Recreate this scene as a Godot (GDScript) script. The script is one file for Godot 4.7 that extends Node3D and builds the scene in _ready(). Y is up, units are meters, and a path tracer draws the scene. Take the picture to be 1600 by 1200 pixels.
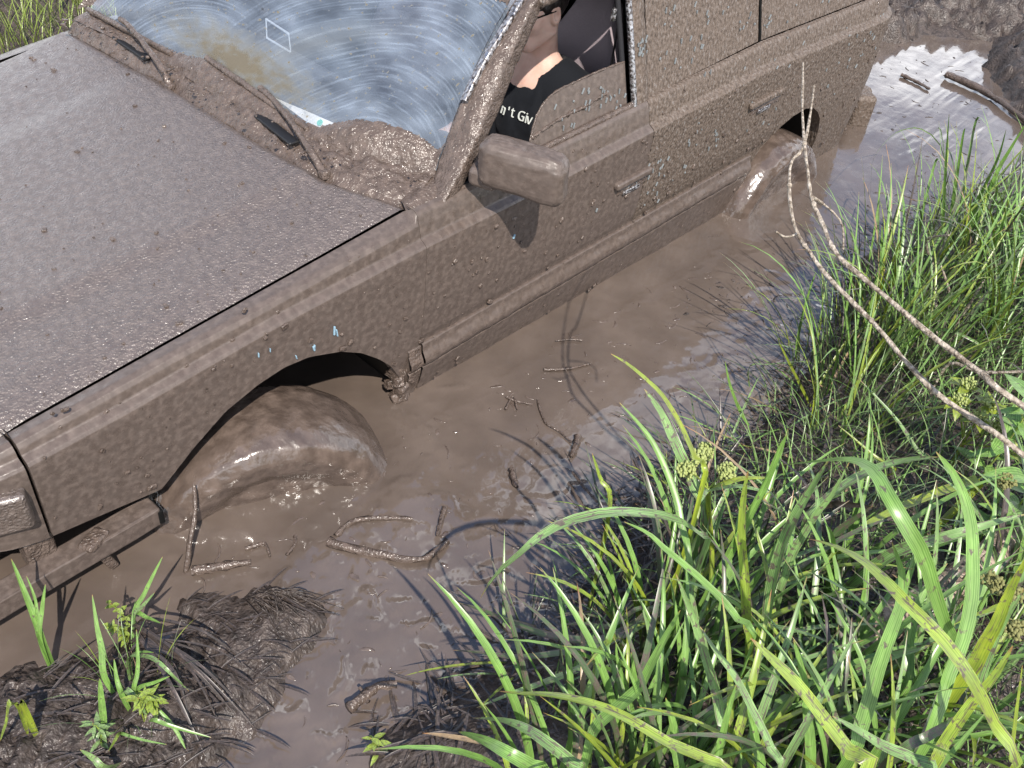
extends Node3D

# ---------------------------------------------------------------- helpers
var rng := RandomNumberGenerator.new()
var used := {}
var M := {}
var nz := FastNoiseLite.new()
var nf := FastNoiseLite.new()
var nl := FastNoiseLite.new()

func numbered(n: String) -> String:
	if not used.has(n):
		used[n] = 0
		return n
	used[n] += 1
	return "%s_%03d" % [n, used[n]]

func tag(o: Node, label: String, category: String, group := "", kind := ""):
	if label != "": o.set_meta("label", label)
	if category != "": o.set_meta("category", category)
	if group != "": o.set_meta("group", group)
	if kind != "": o.set_meta("kind", kind)

func thing(called: String, label: String, category: String, at := Vector3.ZERO, group := "") -> Node3D:
	var o := Node3D.new()
	o.name = numbered(called)
	add_child(o)
	o.position = at
	tag(o, label, category, group)
	return o

# a mesh in world coordinates as a part of a thing (or of a part)
func part(parent: Node3D, called: String, mesh: Mesh, mat: Material) -> MeshInstance3D:
	var o := MeshInstance3D.new()
	o.name = called
	o.mesh = mesh
	o.material_override = mat
	parent.add_child(o, true)
	if parent != self:
		var p := Vector3.ZERO
		var q: Node = parent
		while q != self:
			p += (q as Node3D).position
			q = q.get_parent()
		o.position = -p
	else:
		o.name = numbered(called)
	return o

func lut(t: Array, x: float) -> float:
	if x <= t[0][0]: return t[0][1]
	for i in range(1, t.size()):
		if x <= t[i][0]:
			var a: float = t[i - 1][0]
			var b: float = t[i][0]
			var k := (x - a) / (b - a)
			return lerpf(t[i - 1][1], t[i][1], k)
	return t[t.size() - 1][1]

func spline(P: Array, u: float) -> Vector3:
	var n := P.size() - 1
	var t := clampf(u, 0, 1) * n
	var i := mini(int(t), n - 1)
	var k := t - i
	var p0: Vector3 = P[maxi(i - 1, 0)]
	var p1: Vector3 = P[i]
	var p2: Vector3 = P[i + 1]
	var p3: Vector3 = P[mini(i + 2, n)]
	return 0.5 * (2.0 * p1 + (p2 - p0) * k + (2.0 * p0 - 5.0 * p1 + 4.0 * p2 - p3) * k * k + (3.0 * p1 - p0 - 3.0 * p2 + p3) * k * k * k)

func commit(V: PackedVector3Array, N: PackedVector3Array, U: PackedVector2Array, I: PackedInt32Array, into: ArrayMesh = null) -> ArrayMesh:
	var a := []
	a.resize(Mesh.ARRAY_MAX)
	a[Mesh.ARRAY_VERTEX] = V
	a[Mesh.ARRAY_NORMAL] = N
	a[Mesh.ARRAY_TEX_UV] = U
	a[Mesh.ARRAY_INDEX] = I
	var m := into if into else ArrayMesh.new()
	m.add_surface_from_arrays(Mesh.PRIMITIVE_TRIANGLES, a)
	return m

func grid_normals(P: PackedVector3Array, w: int, h: int, flip: bool) -> PackedVector3Array:
	var N := PackedVector3Array()
	N.resize(P.size())
	for j in h:
		for i in w:
			var k := j * w + i
			var a := P[k + 1] if i < w - 1 else P[k]
			var b := P[k - 1] if i > 0 else P[k]
			var c := P[k + w] if j < h - 1 else P[k]
			var d := P[k - w] if j > 0 else P[k]
			var n := (a - b).cross(c - d)
			if n.length_squared() < 1e-18:
				N[k] = Vector3.ZERO
				continue
			n = n.normalized()
			N[k] = -n if flip else n
	# collapsed rows (poles) take the mean of the row next to them
	for e in [[0, 1], [h - 1, h - 2]]:
		if N[e[0] * w].length_squared() < .5:
			var s := Vector3.ZERO
			for i in w: s += N[int(e[1]) * w + i]
			for i in w: N[int(e[0]) * w + i] = s
	for k in N.size():
		if N[k].length_squared() < 1e-8: N[k] = Vector3.UP
		N[k] = N[k].normalized()
	return N

# a sheet f(u, v); lump: thickness of uneven mud on it in metres
func sheet(nu: int, nv: int, f: Callable, flip := false, lump := 0.0, keep = null) -> ArrayMesh:
	var w := nu + 1
	var h := nv + 1
	var P := PackedVector3Array()
	var U := PackedVector2Array()
	P.resize(w * h)
	U.resize(w * h)
	for j in h:
		for i in w:
			var u := float(i) / nu
			var v := float(j) / nv
			P[j * w + i] = f.call(u, v)
			U[j * w + i] = Vector2(u, v)
	var N := grid_normals(P, w, h, flip)
	if lump > 0.0:
		for k in P.size():
			P[k] += N[k] * lump * mud_lump(P[k])
		N = grid_normals(P, w, h, flip)
	var I := PackedInt32Array()
	for j in nv:
		for i in nu:
			if keep != null and not keep.call((i + 0.5) / nu, (j + 0.5) / nv):
				continue
			var a := j * w + i
			var b := a + 1
			var c := a + w
			var d := c + 1
			if flip:
				I.append_array(PackedInt32Array([a, b, c, b, d, c]))
			else:
				I.append_array(PackedInt32Array([a, c, b, b, c, d]))
	return commit(P, N, U, I)

func mud_lump(p: Vector3) -> float:
	var a := nz.get_noise_3d(p.x * 9.0, p.y * 9.0, p.z * 9.0)
	var b := nz.get_noise_3d(p.x * 38.0 + 7.0, p.y * 38.0, p.z * 38.0)
	var c := nl.get_noise_3d(p.x * 70.0, p.y * 70.0, p.z * 70.0)
	return a * 0.6 + b * 0.35 + maxf(c - 0.25, 0.0) * 0.9

func join(list: Array) -> ArrayMesh:
	var st := SurfaceTool.new()
	st.begin(Mesh.PRIMITIVE_TRIANGLES)
	for m in list:
		st.append_from(m, 0, Transform3D.IDENTITY)
	return st.commit()

func tube(P: Array, r: Array, segs := 8, bump := 0.0) -> ArrayMesh:
	var V := PackedVector3Array()
	var N := PackedVector3Array()
	var U := PackedVector2Array()
	var I := PackedInt32Array()
	var n := P.size()
	var side := Vector3.ZERO
	for i in n:
		var t: Vector3 = (P[mini(i + 1, n - 1)] - P[maxi(i - 1, 0)]).normalized()
		if i == 0:
			side = t.cross(Vector3.UP if absf(t.y) < 0.9 else Vector3.RIGHT).normalized()
		else:
			side = (side - t * side.dot(t)).normalized()
		var up := side.cross(t)
		var rad: float = r[i] if i < r.size() else r[r.size() - 1]
		for s in segs + 1:
			var a := TAU * s / segs
			var d := side * cos(a) + up * sin(a)
			var p: Vector3 = P[i] + d * rad
			if bump > 0.0:
				p += d * bump * nz.get_noise_3d(p.x * 60, p.y * 60, p.z * 60)
			V.append(p)
			N.append(d)
			U.append(Vector2(float(s) / segs, float(i) / (n - 1)))
	for i in n - 1:
		for s in segs:
			var a := i * (segs + 1) + s
			var c := a + segs + 1
			I.append_array(PackedInt32Array([a, a + 1, c, a + 1, c + 1, c]))
	for e in [0, n - 1]:
		var c0 := V.size()
		V.append(P[e])
		var t2: Vector3 = (P[1] - P[0]) if e == 0 else (P[n - 1] - P[n - 2])
		N.append(t2.normalized() * (-1.0 if e == 0 else 1.0))
		U.append(Vector2(0.5, 0.5))
		for s in segs:
			var a := int(e) * (segs + 1) + s
			I.append_array(PackedInt32Array([c0, a + 1, a]) if e == 0 else PackedInt32Array([c0, a, a + 1]))
	return commit(V, N, U, I)

func smooth_path(P: Array, n: int) -> Array:
	var out := []
	for i in n + 1:
		out.append(spline(P, float(i) / n))
	return out

# a rounded box with axes e1, e2, e3 (half sizes h, corner radius r)
func rbox(c: Vector3, h: Vector3, r: float, b := Basis.IDENTITY, lump := 0.0, n := 20) -> ArrayMesh:
	var f := func(u: float, v: float) -> Vector3:
		var th := TAU * u
		var ph := PI * (v - 0.5)
		var d := Vector3(cos(ph) * cos(th), sin(ph), cos(ph) * sin(th))
		var q := Vector3(clampf(d.x * 9.0, -1, 1) * (h.x - r), clampf(d.y * 9.0, -1, 1) * (h.y - r), clampf(d.z * 9.0, -1, 1) * (h.z - r))
		return c + b * (q + d * r)
	return sheet(n * 2, n, f, true, lump)

func box(c: Vector3, s: Vector3, b := Basis.IDENTITY) -> ArrayMesh:
	return rbox(c, s * 0.5, minf(s.x, minf(s.y, s.z)) * 0.2, b, 0.0, 8)

func lathe(prof: Array, segs: int, at: Vector3, axis: Vector3, lump := 0.0) -> ArrayMesh:
	var z := axis.normalized()
	var x := z.cross(Vector3.UP).normalized()
	var y := x.cross(z)
	var f := func(u: float, v: float) -> Vector3:
		var k := v * (prof.size() - 1)
		var i := mini(int(k), prof.size() - 2)
		var p: Vector2 = (prof[i] as Vector2).lerp(prof[i + 1], k - i)
		var a := TAU * u
		return at + (x * cos(a) + y * sin(a)) * p.x + z * p.y
	return sheet(segs, (prof.size() - 1) * 4, f, false, lump)

# a flat plate of outline P (world points, nearly planar) with thickness along n
func plate(P: Array, n: Vector3, th: float) -> ArrayMesh:
	var ax := Vector3(P[1] - P[0]).normalized()
	var ay := n.cross(ax).normalized()
	var poly := PackedVector2Array()
	for p in P:
		poly.append(Vector2((p - P[0]).dot(ax), (p - P[0]).dot(ay)))
	var tri := Geometry2D.triangulate_polygon(poly)
	var turned: bool = (P[tri[1]] - P[tri[0]]).cross(P[tri[2]] - P[tri[0]]).dot(n) > 0.0
	var st := SurfaceTool.new()
	st.begin(Mesh.PRIMITIVE_TRIANGLES)
	for s in [1.0, -1.0]:
		for k in range(0, tri.size(), 3):
			for q in ([0, 1, 2] if (s > 0) != turned else [2, 1, 0]):
				st.set_normal(n * s)
				st.set_uv(poly[tri[k + q]])
				st.add_vertex(P[tri[k + q]] + n * th * 0.5 * s)
	for i in P.size():
		var a: Vector3 = P[i]
		var b: Vector3 = P[(i + 1) % P.size()]
		var m := (b - a).cross(n).normalized()
		for v in ([a + n * th * .5, b + n * th * .5, a - n * th * .5, b + n * th * .5, b - n * th * .5, a - n * th * .5]):
			st.set_normal(m)
			st.set_uv(Vector2.ZERO)
			st.add_vertex(v)
	return st.commit()

# ---------------------------------------------------------------- materials
func ntex(freq: float, sd: int, cols: Array, octaves := 4, kind := FastNoiseLite.TYPE_SIMPLEX_SMOOTH, size := 512) -> NoiseTexture2D:
	var n := FastNoiseLite.new()
	n.seed = sd
	n.noise_type = kind
	n.frequency = freq
	n.fractal_octaves = octaves
	var t := NoiseTexture2D.new()
	t.width = size
	t.height = size
	t.seamless = true
	t.noise = n
	if cols.size() > 0:
		var g := Gradient.new()
		g.offsets = PackedFloat32Array(cols.map(func(c): return c[0]))
		g.colors = PackedColorArray(cols.map(func(c): return c[1]))
		t.color_ramp = g
	return t

func g(v: float) -> Color:
	return Color(v, v, v)

func mat(col: Color, rough: float, spec := 0.5) -> StandardMaterial3D:
	var m := StandardMaterial3D.new()
	m.albedo_color = col
	m.roughness = rough
	m.metallic_specular = spec
	return m

func tri(m: StandardMaterial3D, scale: Vector3):
	m.uv1_triplanar = true
	m.uv1_world_triplanar = true
	m.uv1_scale = scale

func relief(m: StandardMaterial3D, t: Texture2D, cm: float):
	m.heightmap_enabled = true
	m.heightmap_texture = t
	m.heightmap_scale = cm

func rough_map(m: StandardMaterial3D, t: Texture2D):
	m.roughness = 1.0
	m.roughness_texture = t
	m.roughness_texture_channel = BaseMaterial3D.TEXTURE_CHANNEL_RED

func blade_tex(sd: int, base: Color, vein: Color, mud: float, tip: Color, tip_len: float, yellow := 0.0) -> ImageTexture:
	var w := 32
	var h := 512
	var n := FastNoiseLite.new()
	n.seed = sd
	n.frequency = 0.02
	var im := Image.create(w, h, false, Image.FORMAT_RGB8)
	var mudc := Color(0.36, 0.31, 0.29)
	for y in h:
		for x in w:
			var u := float(x) / (w - 1)
			var v := float(y) / (h - 1)
			var c := base.lerp(vein, 0.5 + 0.5 * sin(u * 46.0 + n.get_noise_2d(x * 2.0, y * 0.3) * 2.0))
			c = c.lerp(vein, clampf(1.0 - absf(u - 0.5) * 16.0, 0, 1) * 0.8)
			c = c.lerp(Color(0.62, 0.66, 0.16), yellow * clampf(0.4 + n.get_noise_2d(x, y * 0.4 + 900), 0, 1))
			c = c * (1.0 + 0.22 * n.get_noise_2d(x * 1.5 + 300, y * 0.5))
			var t := clampf((v - (1.0 - tip_len) + 0.04 * n.get_noise_2d(x * 6.0, y * 2.0 + 50)) / 0.05, 0, 1)
			c = c.lerp(tip, t)
			var b := 0.8 * n.get_noise_2d(x * 0.7 + 40.0, y * 1.6) + 0.35 * n.get_noise_2d(x * 5.0, y * 5.0 + 70.0)
			b = maxf(b, 0.9 * n.get_noise_2d(x * 7.0 + 500.0, y * 0.5))
			if b > 0.52 - mud:
				c = c.lerp(mudc * (1.0 + 0.3 * n.get_noise_2d(x * 9.0, y * 9.0)), clampf((b - 0.52 + mud) * 7.0, 0, 0.9))
			im.set_pixel(x, y, c)
	im.generate_mipmaps()
	return ImageTexture.create_from_image(im)

func blade_mat(t: Texture2D, back: Color) -> StandardMaterial3D:
	var m := mat(Color.WHITE, 0.36, 0.6)
	m.albedo_texture = t
	m.backlight_enabled = true
	m.backlight = back
	m.cull_mode = BaseMaterial3D.CULL_DISABLED
	return m

func make_materials():
	nz.seed = 11
	nz.frequency = 1.0
	nz.fractal_octaves = 3
	nf.seed = 5
	nf.frequency = 1.0
	nf.fractal_octaves = 4
	nl.seed = 23
	nl.noise_type = FastNoiseLite.TYPE_CELLULAR
	nl.cellular_return_type = FastNoiseLite.RETURN_DISTANCE
	nl.frequency = 1.0
	nl.fractal_type = FastNoiseLite.FRACTAL_NONE
	var fine := ntex(0.03, 3, [], 5)
	var grain := ntex(0.06, 4, [[0.25, g(0)], [0.55, g(0.5)], [0.8, g(1)]], 4)
	# wet mud film on the front of the car
	var m := mat(Color.WHITE, 0.4, 0.66)
	m.albedo_texture = ntex(0.02, 1, [[0.25, Color(0.330, 0.291, 0.268)], [0.5, Color(0.360, 0.319, 0.294)], [0.75, Color(0.402, 0.358, 0.332)]], 5)
	tri(m, Vector3(3.1, 3.1, 3.1))
	m.clearcoat_enabled = true
	m.clearcoat = 0.6
	m.clearcoat_roughness = 0.32
	relief(m, grain, 0.27)
	rough_map(m, ntex(0.015, 6, [[0.3, g(0.26)], [0.55, g(0.42)], [0.8, g(0.58)]], 4))
	M.mud = m
	# smoother film, doors
	m = m.duplicate()
	m.clearcoat_enabled = false
	m.metallic_specular = 0.5
	m.heightmap_texture = fine
	m.heightmap_scale = 0.07
	m.uv1_scale = Vector3(3.4, 3.4, 3.4)
	M.mud_side = m
	# drier, streaked and scoured mud at the rear
	m = mat(Color.WHITE, 0.6, 0.4)
	m.albedo_texture = ntex(0.05, 8, [[0.18, Color(0.285, 0.250, 0.222)], [0.45, Color(0.385, 0.338, 0.300)], [0.68, Color(0.430, 0.385, 0.350)], [0.80, Color(0.470, 0.445, 0.425)], [0.9, Color(0.54, 0.53, 0.52)]], 5)
	tri(m, Vector3(2.6, 1.7, 2.6))
	relief(m, grain, 0.28)
	rough_map(m, ntex(0.02, 9, [[0.3, g(0.4)], [0.7, g(0.7)]], 4))
	M.mud_rear = m
	# thick crusty mud
	m = mat(Color.WHITE, 0.35, 0.5)
	m.albedo_texture = ntex(0.02, 12, [[0.25, Color(0.310, 0.268, 0.242)], [0.75, Color(0.410, 0.360, 0.328)]], 5)
	tri(m, Vector3(3, 3, 3))
	relief(m, grain, 0.28)
	rough_map(m, ntex(0.03, 13, [[0.3, g(0.14)], [0.6, g(0.36)], [0.8, g(0.55)]], 4))
	M.mud_thick = m
	# slick wet mud on the tyres
	m = m.duplicate()
	m.uv1_scale = Vector3(1.6, 1.6, 1.6)
	m.metallic_specular = 0.66
	relief(m, fine, 0.35)
	rough_map(m, ntex(0.012, 33, [[0.3, g(0.12)], [0.6, g(0.26)], [0.8, g(0.45)]], 4))
	M.mud_slick = m
	# the pool: liquid mud
	m = mat(Color.WHITE, 0.12, 0.56)
	m.clearcoat_enabled = true
	m.clearcoat = 0.9
	m.clearcoat_roughness = 0.04
	m.albedo_texture = ntex(0.006, 14, [[0.2, Color(0.352, 0.312, 0.284)], [0.5, Color(0.374, 0.332, 0.302)], [0.8, Color(0.398, 0.355, 0.325)]], 5)
	tri(m, Vector3(1.1, 1.1, 1.1))
	relief(m, ntex(0.012, 15, [], 5), 0.10)
	rough_map(m, ntex(0.012, 16, [[0.3, g(0.07)], [0.55, g(0.13)], [0.75, g(0.25)]], 4))
	M.pool = m
	# bank soil
	m = mat(Color.WHITE, 0.4, 0.5)
	m.albedo_texture = ntex(0.02, 17, [[0.2, Color(0.19, 0.165, 0.152)], [0.5, Color(0.272, 0.24, 0.222)], [0.8, Color(0.35, 0.31, 0.286)]], 5)
	tri(m, Vector3(2.2, 2.2, 2.2))
	relief(m, grain, 0.45)
	rough_map(m, ntex(0.02, 18, [[0.3, g(0.3)], [0.7, g(0.68)]], 4))
	M.bank = m
	M.black = mat(Color(0.06, 0.06, 0.06), 0.8, 0.3)
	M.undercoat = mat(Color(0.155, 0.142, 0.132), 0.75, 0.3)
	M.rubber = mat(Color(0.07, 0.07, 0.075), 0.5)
	m = mat(Color(0.56, 0.52, 0.54), 0.9, 0.3)
	tri(m, Vector3(6, 6, 6))
	relief(m, fine, 0.1)
	M.seat = m
	M.trim = mat(Color(0.16, 0.16, 0.17), 0.7, 0.3)
	m = mat(Color(0.75, 0.75, 0.76), 0.25)
	m.metallic = 0.9
	tri(m, Vector3(3, 3, 3))
	rough_map(m, ntex(0.04, 19, [[0.4, g(0.15)], [0.6, g(0.8)]], 4))
	m.albedo_texture = ntex(0.05, 20, [[0.35, Color(0.4, 0.36, 0.33)], [0.55, Color.WHITE]], 4)
	M.chrome = m
	m = mat(Color(0.60, 0.66, 0.74, 0.10), 0.02, 0.72)
	m.transparency = BaseMaterial3D.TRANSPARENCY_ALPHA
	M.glass = m
	M.paper = mat(Color(0.88, 0.89, 0.88), 0.8, 0.2)
	M.tape = mat(Color(0.62, 0.66, 0.70), 0.6)
	M.green = mat(Color(0.25, 0.72, 0.62), 0.6)
	M.blue_paint = mat(Color(0.55, 0.67, 0.74), 0.4)
	M.paint = mat(Color(0.50, 0.525, 0.535), 0.4)
	m = mat(Color.WHITE, 0.55, 0.4)
	m.albedo_texture = ntex(0.03, 30, [[0.3, Color(0.75, 0.61, 0.55)], [0.7, Color(0.80, 0.67, 0.61)]], 3, FastNoiseLite.TYPE_SIMPLEX_SMOOTH, 128)
	tri(m, Vector3(5, 5, 5))
	m.subsurf_scatter_enabled = true
	m.subsurf_scatter_strength = 0.15
	M.skin = m
	M.lips = mat(Color(0.66, 0.36, 0.34), 0.4)
	M.hair = mat(Color(0.10, 0.07, 0.06), 0.5)
	m = mat(Color(0.085, 0.095, 0.115), 0.85, 0.3)
	m.rim_enabled = true
	m.rim = 0.25
	tri(m, Vector3(9, 9, 9))
	relief(m, fine, 0.06)
	M.shirt = m
	M.letters = mat(Color(0.82, 0.84, 0.82), 0.7)
	# bark
	m = mat(Color.WHITE, 0.75, 0.3)
	m.albedo_texture = ntex(0.03, 21, [[0.25, Color(0.36, 0.31, 0.27)], [0.5, Color(0.60, 0.56, 0.50)], [0.75, Color(0.76, 0.72, 0.67)]], 5)
	tri(m, Vector3(5, 5, 5))
	relief(m, grain, 0.25)
	M.bark = m
	m = m.duplicate()
	m.albedo_texture = ntex(0.025, 22, [[0.25, Color(0.40, 0.34, 0.30)], [0.5, Color(0.62, 0.55, 0.49)], [0.75, Color(0.72, 0.66, 0.60)]], 5)
	m.uv1_scale = Vector3(3, 3, 3)
	M.log = m
	M.flower = mat(Color(0.62, 0.66, 0.42), 0.8, 0.2)
	M.flower_old = mat(Color(0.50, 0.50, 0.33), 0.8, 0.2)
	var dry := Color(0.60, 0.44, 0.28)
	M.blades = [
		blade_mat(blade_tex(1, Color(0.33, 0.48, 0.19), Color(0.51, 0.64, 0.35), 0.12, dry, 0.04), Color(0.36, 0.48, 0.12)),
		blade_mat(blade_tex(2, Color(0.34, 0.48, 0.24), Color(0.54, 0.65, 0.42), 0.29, dry, 0.05), Color(0.32, 0.44, 0.14)),
		blade_mat(blade_tex(3, Color(0.41, 0.52, 0.18), Color(0.58, 0.66, 0.32), 0.29, dry, 0.07, 0.35), Color(0.44, 0.50, 0.10)),
		blade_mat(blade_tex(4, Color(0.22, 0.30, 0.18), Color(0.34, 0.42, 0.27), 0.42, dry, 0.05), Color(0.2, 0.28, 0.08)),
		blade_mat(blade_tex(5, Color(0.40, 0.50, 0.15), Color(0.54, 0.59, 0.24), 0.18, dry, 0.05, 0.45), Color(0.5, 0.54, 0.06)),
		blade_mat(blade_tex(6, Color(0.19, 0.165, 0.15), Color(0.27, 0.24, 0.22), 0.30, dry, 0.02), Color(0.05, 0.05, 0.04)),
		blade_mat(blade_tex(7, Color(0.50, 0.42, 0.31), Color(0.60, 0.52, 0.40), 0.22, dry, 0.1), Color(0.2, 0.16, 0.1)),
	]

# ---------------------------------------------------------------- car
const CREASE := [[-1.0, .457], [-.75, .474], [-.45, .495], [-.04, .54], [.467, .572], [1.06, .592], [1.49, .618], [2.26, .660], [3.24, .655], [3.65, .645]]
const ARCH_FRONT := [[-.42, .185], [-.32, .27], [-.216, .342], [-.116, .376], [-.034, .39], [.048, .383], [.155, .344], [.23, .297], [.294, .238], [.345, .18], [.383, .111], [.405, .05], [.425, -.1]]
const ARCH_REAR := [[2.282, .005], [2.34, .15], [2.39, .235], [2.463, .317], [2.52, .346], [2.60, .368], [2.70, .374], [2.78, .355], [2.85, .315], [2.906, .265], [2.945, .195], [2.965, .12], [2.975, -.1]]
const WS_BOTTOM := [Vector3(.64, .68, -.13), Vector3(.52, .70, -.30), Vector3(.45, .71, -.50), Vector3(.41, .72, -.80), Vector3(.40, .72, -1.1), Vector3(.37, .72, -1.42), Vector3(.35, .71, -1.66)]
const WS_TOP := [Vector3(1.0, 1.085, -.22), Vector3(.95, 1.10, -.36), Vector3(.91, 1.105, -.52), Vector3(.88, 1.11, -.80), Vector3(.87, 1.11, -1.08), Vector3(.86, 1.10, -1.38), Vector3(.87, 1.085, -1.56)]
const HOOD_EDGE := [Vector3(.475, .650, -.087), Vector3(.425, .666, -.17), Vector3(.36, .675, -.324), Vector3(.325, .68, -.56), Vector3(.312, .682, -.85), Vector3(.30, .68, -1.25), Vector3(.285, .676, -1.5), Vector3(.28, .668, -1.68)]
const FAR := -1.79
# the wiped part of the windscreen (u from the near side to the far side, v upwards)
const CLEAN := [Vector2(1.0, .02), Vector2(.86, .015), Vector2(.74, .02), Vector2(.67, .045), Vector2(.61, .09), Vector2(.51, .07), Vector2(.43, .065), Vector2(.36, .045), Vector2(.32, .045), Vector2(.29, .09), Vector2(.24, .15), Vector2(.17, .175), Vector2(.11, .17), Vector2(.06, .145), Vector2(.03, .11), Vector2(.012, .16), Vector2(.014, .41), Vector2(.016, .75), Vector2(.018, .96), Vector2(.5, .97), Vector2(.985, .96), Vector2(.985, .5)]

func crease(x: float) -> float:
	return lut(CREASE, x)

func groove(x: float) -> float:
	return minf(.206 + .035 * (x - .46), .268)

func bottom(x: float) -> float:
	if x < -.42: return .185 + (-.42 - x) * .15
	if x <= .425: return lut(ARCH_FRONT, x)
	if x >= 2.282 and x <= 2.975: return lut(ARCH_REAR, x)
	if x > 2.975: return -.02 + (x - 2.975) * .03
	return -.08

func rear_in(x: float) -> float:
	return -pow(maxf(x - 3.22, 0.0) / .40, 2.2) * .26

func front_in(x: float) -> float:
	return -pow(maxf(-.70 - x, 0.0) / .30, 2.0) * .16

# the outer skin from the bottom edge (t = 0) to the belt or the fender top (t = 1)
func side_pt(x: float, t: float) -> Vector3:
	var yb := bottom(x)
	var yc := crease(x)
	var fender := x < .462
	var K: Array
	if fender:
		var ys := minf(.589 + .105 * x, .64)
		K = [[-.09, -.02], [.10, -.006], [.22, .002], [.34, .008], [yc - .03, .013], [yc - .008, .012], [yc, .006], [yc + .009, -.014], [ys - .014, -.018], [ys - .003, -.026], [ys + .002, -.042], [.590 + .121 * x, -.078]]
	else:
		var yt := yc + .088
		K = [[-.09, -.03], [groove(x) + .004, -.006], [groove(x) + .03, .002], [.36, .011], [yc - .03, .013], [yc - .008, .012], [yc - .001, .006], [yc + .009, -.014], [yc + .045, -.022], [yt - .012, -.032], [yt - .003, -.040], [yt, -.055]]
		if x > 2.46:
			K[1] = [.05, -.016]
			K[2] = [.2, -.001]
	# rows: 9 sub-rows between key lines
	var n := K.size() - 1
	var k := t * n
	var i := mini(int(k), n - 1)
	var s := k - i
	var y := lerpf(K[i][0], K[i + 1][0], s)
	var z := lerpf(K[i][1], K[i + 1][1], s)
	if y < yb:
		y = yb
		z = lut(K, yb)
	return Vector3(x, y, z + rear_in(x) + front_in(x))

func side_panel(x0: float, x1: float, lump: float, slant := 0.0) -> ArrayMesh:
	var f := func(u: float, v: float) -> Vector3:
		var x := lerpf(x0, x1, u)
		var p := side_pt(x, v)
		# returned edges of the panel at its seams
		return p
	var a := sheet(int((x1 - x0) / .011), 55, f, false, lump)
	# hems: turn the edges inwards by 25 mm
	var hem := func(u: float, v: float) -> Vector3:
		var p := side_pt(x0, v)
		return p + Vector3(.0, 0, -.03 * u)
	var hem2 := func(u: float, v: float) -> Vector3:
		var p := side_pt(x1, v)
		return p + Vector3(0, 0, -.03 * u)
	var lip := func(u: float, v: float) -> Vector3:
		var x := lerpf(x0, x1, u)
		return side_pt(x, 0.0) + Vector3(0, .004 * v, -.05 * v)
	return join([a, sheet(2, 55, hem), sheet(2, 55, hem2), sheet(int((x1 - x0) / .02), 2, lip)])

func ws(u: float, v: float) -> Vector3:
	var b := spline(WS_BOTTOM, u)
	var t := spline(WS_TOP, u)
	return b.lerp(t, v) + Vector3(-.75, .65, 0) * .12 * v * (1 - v)

func edge_dist(q: Vector2) -> float:
	var poly := PackedVector2Array(CLEAN)
	var d := 1e9
	var s := Vector2(1.5, .58)
	for i in poly.size():
		var a := poly[i] * s
		var b := poly[(i + 1) % poly.size()] * s
		d = minf(d, Geometry2D.get_closest_point_to_segment(q * s, a, b).distance_to(q * s))
	return d if Geometry2D.is_point_in_polygon(q, poly) else -d

func hood_pt(u: float, v: float) -> Vector3:
	# u: near side to far side, v: nose to rear edge
	var e := spline(HOOD_EDGE, u)
	var xf := -.98 + .10 * pow(absf(2.0 * u - 1.0), 2.5)
	var x := lerpf(xf, e.x, v)
	var y := .590 + .121 * x + .034 * (1.0 - pow(absf(2.0 * u - 1.0), 2.2))
	y += (e.y - (.590 + .121 * e.x + .034 * (1.0 - pow(absf(2.0 * u - 1.0), 2.2)))) * pow(v, 6.0)
	# raised middle field with soft shoulders
	var zc := e.z
	var sh := .30 + .035 * (1.0 - v)
	y += .010 * smoothstep(sh - .028, sh + .028, u) * (1.0 - smoothstep(1.0 - sh - .028, 1.0 - sh + .028, u))
	y -= pow(maxf(0.0, .18 - v) / .18, 2.0) * .09
	y -= smoothstep(.985, 1.0, v) * .012
	return Vector3(x, y, zc)

func glass_z(y: float) -> float:
	return -.052 - .29 * (y - .70)

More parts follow.
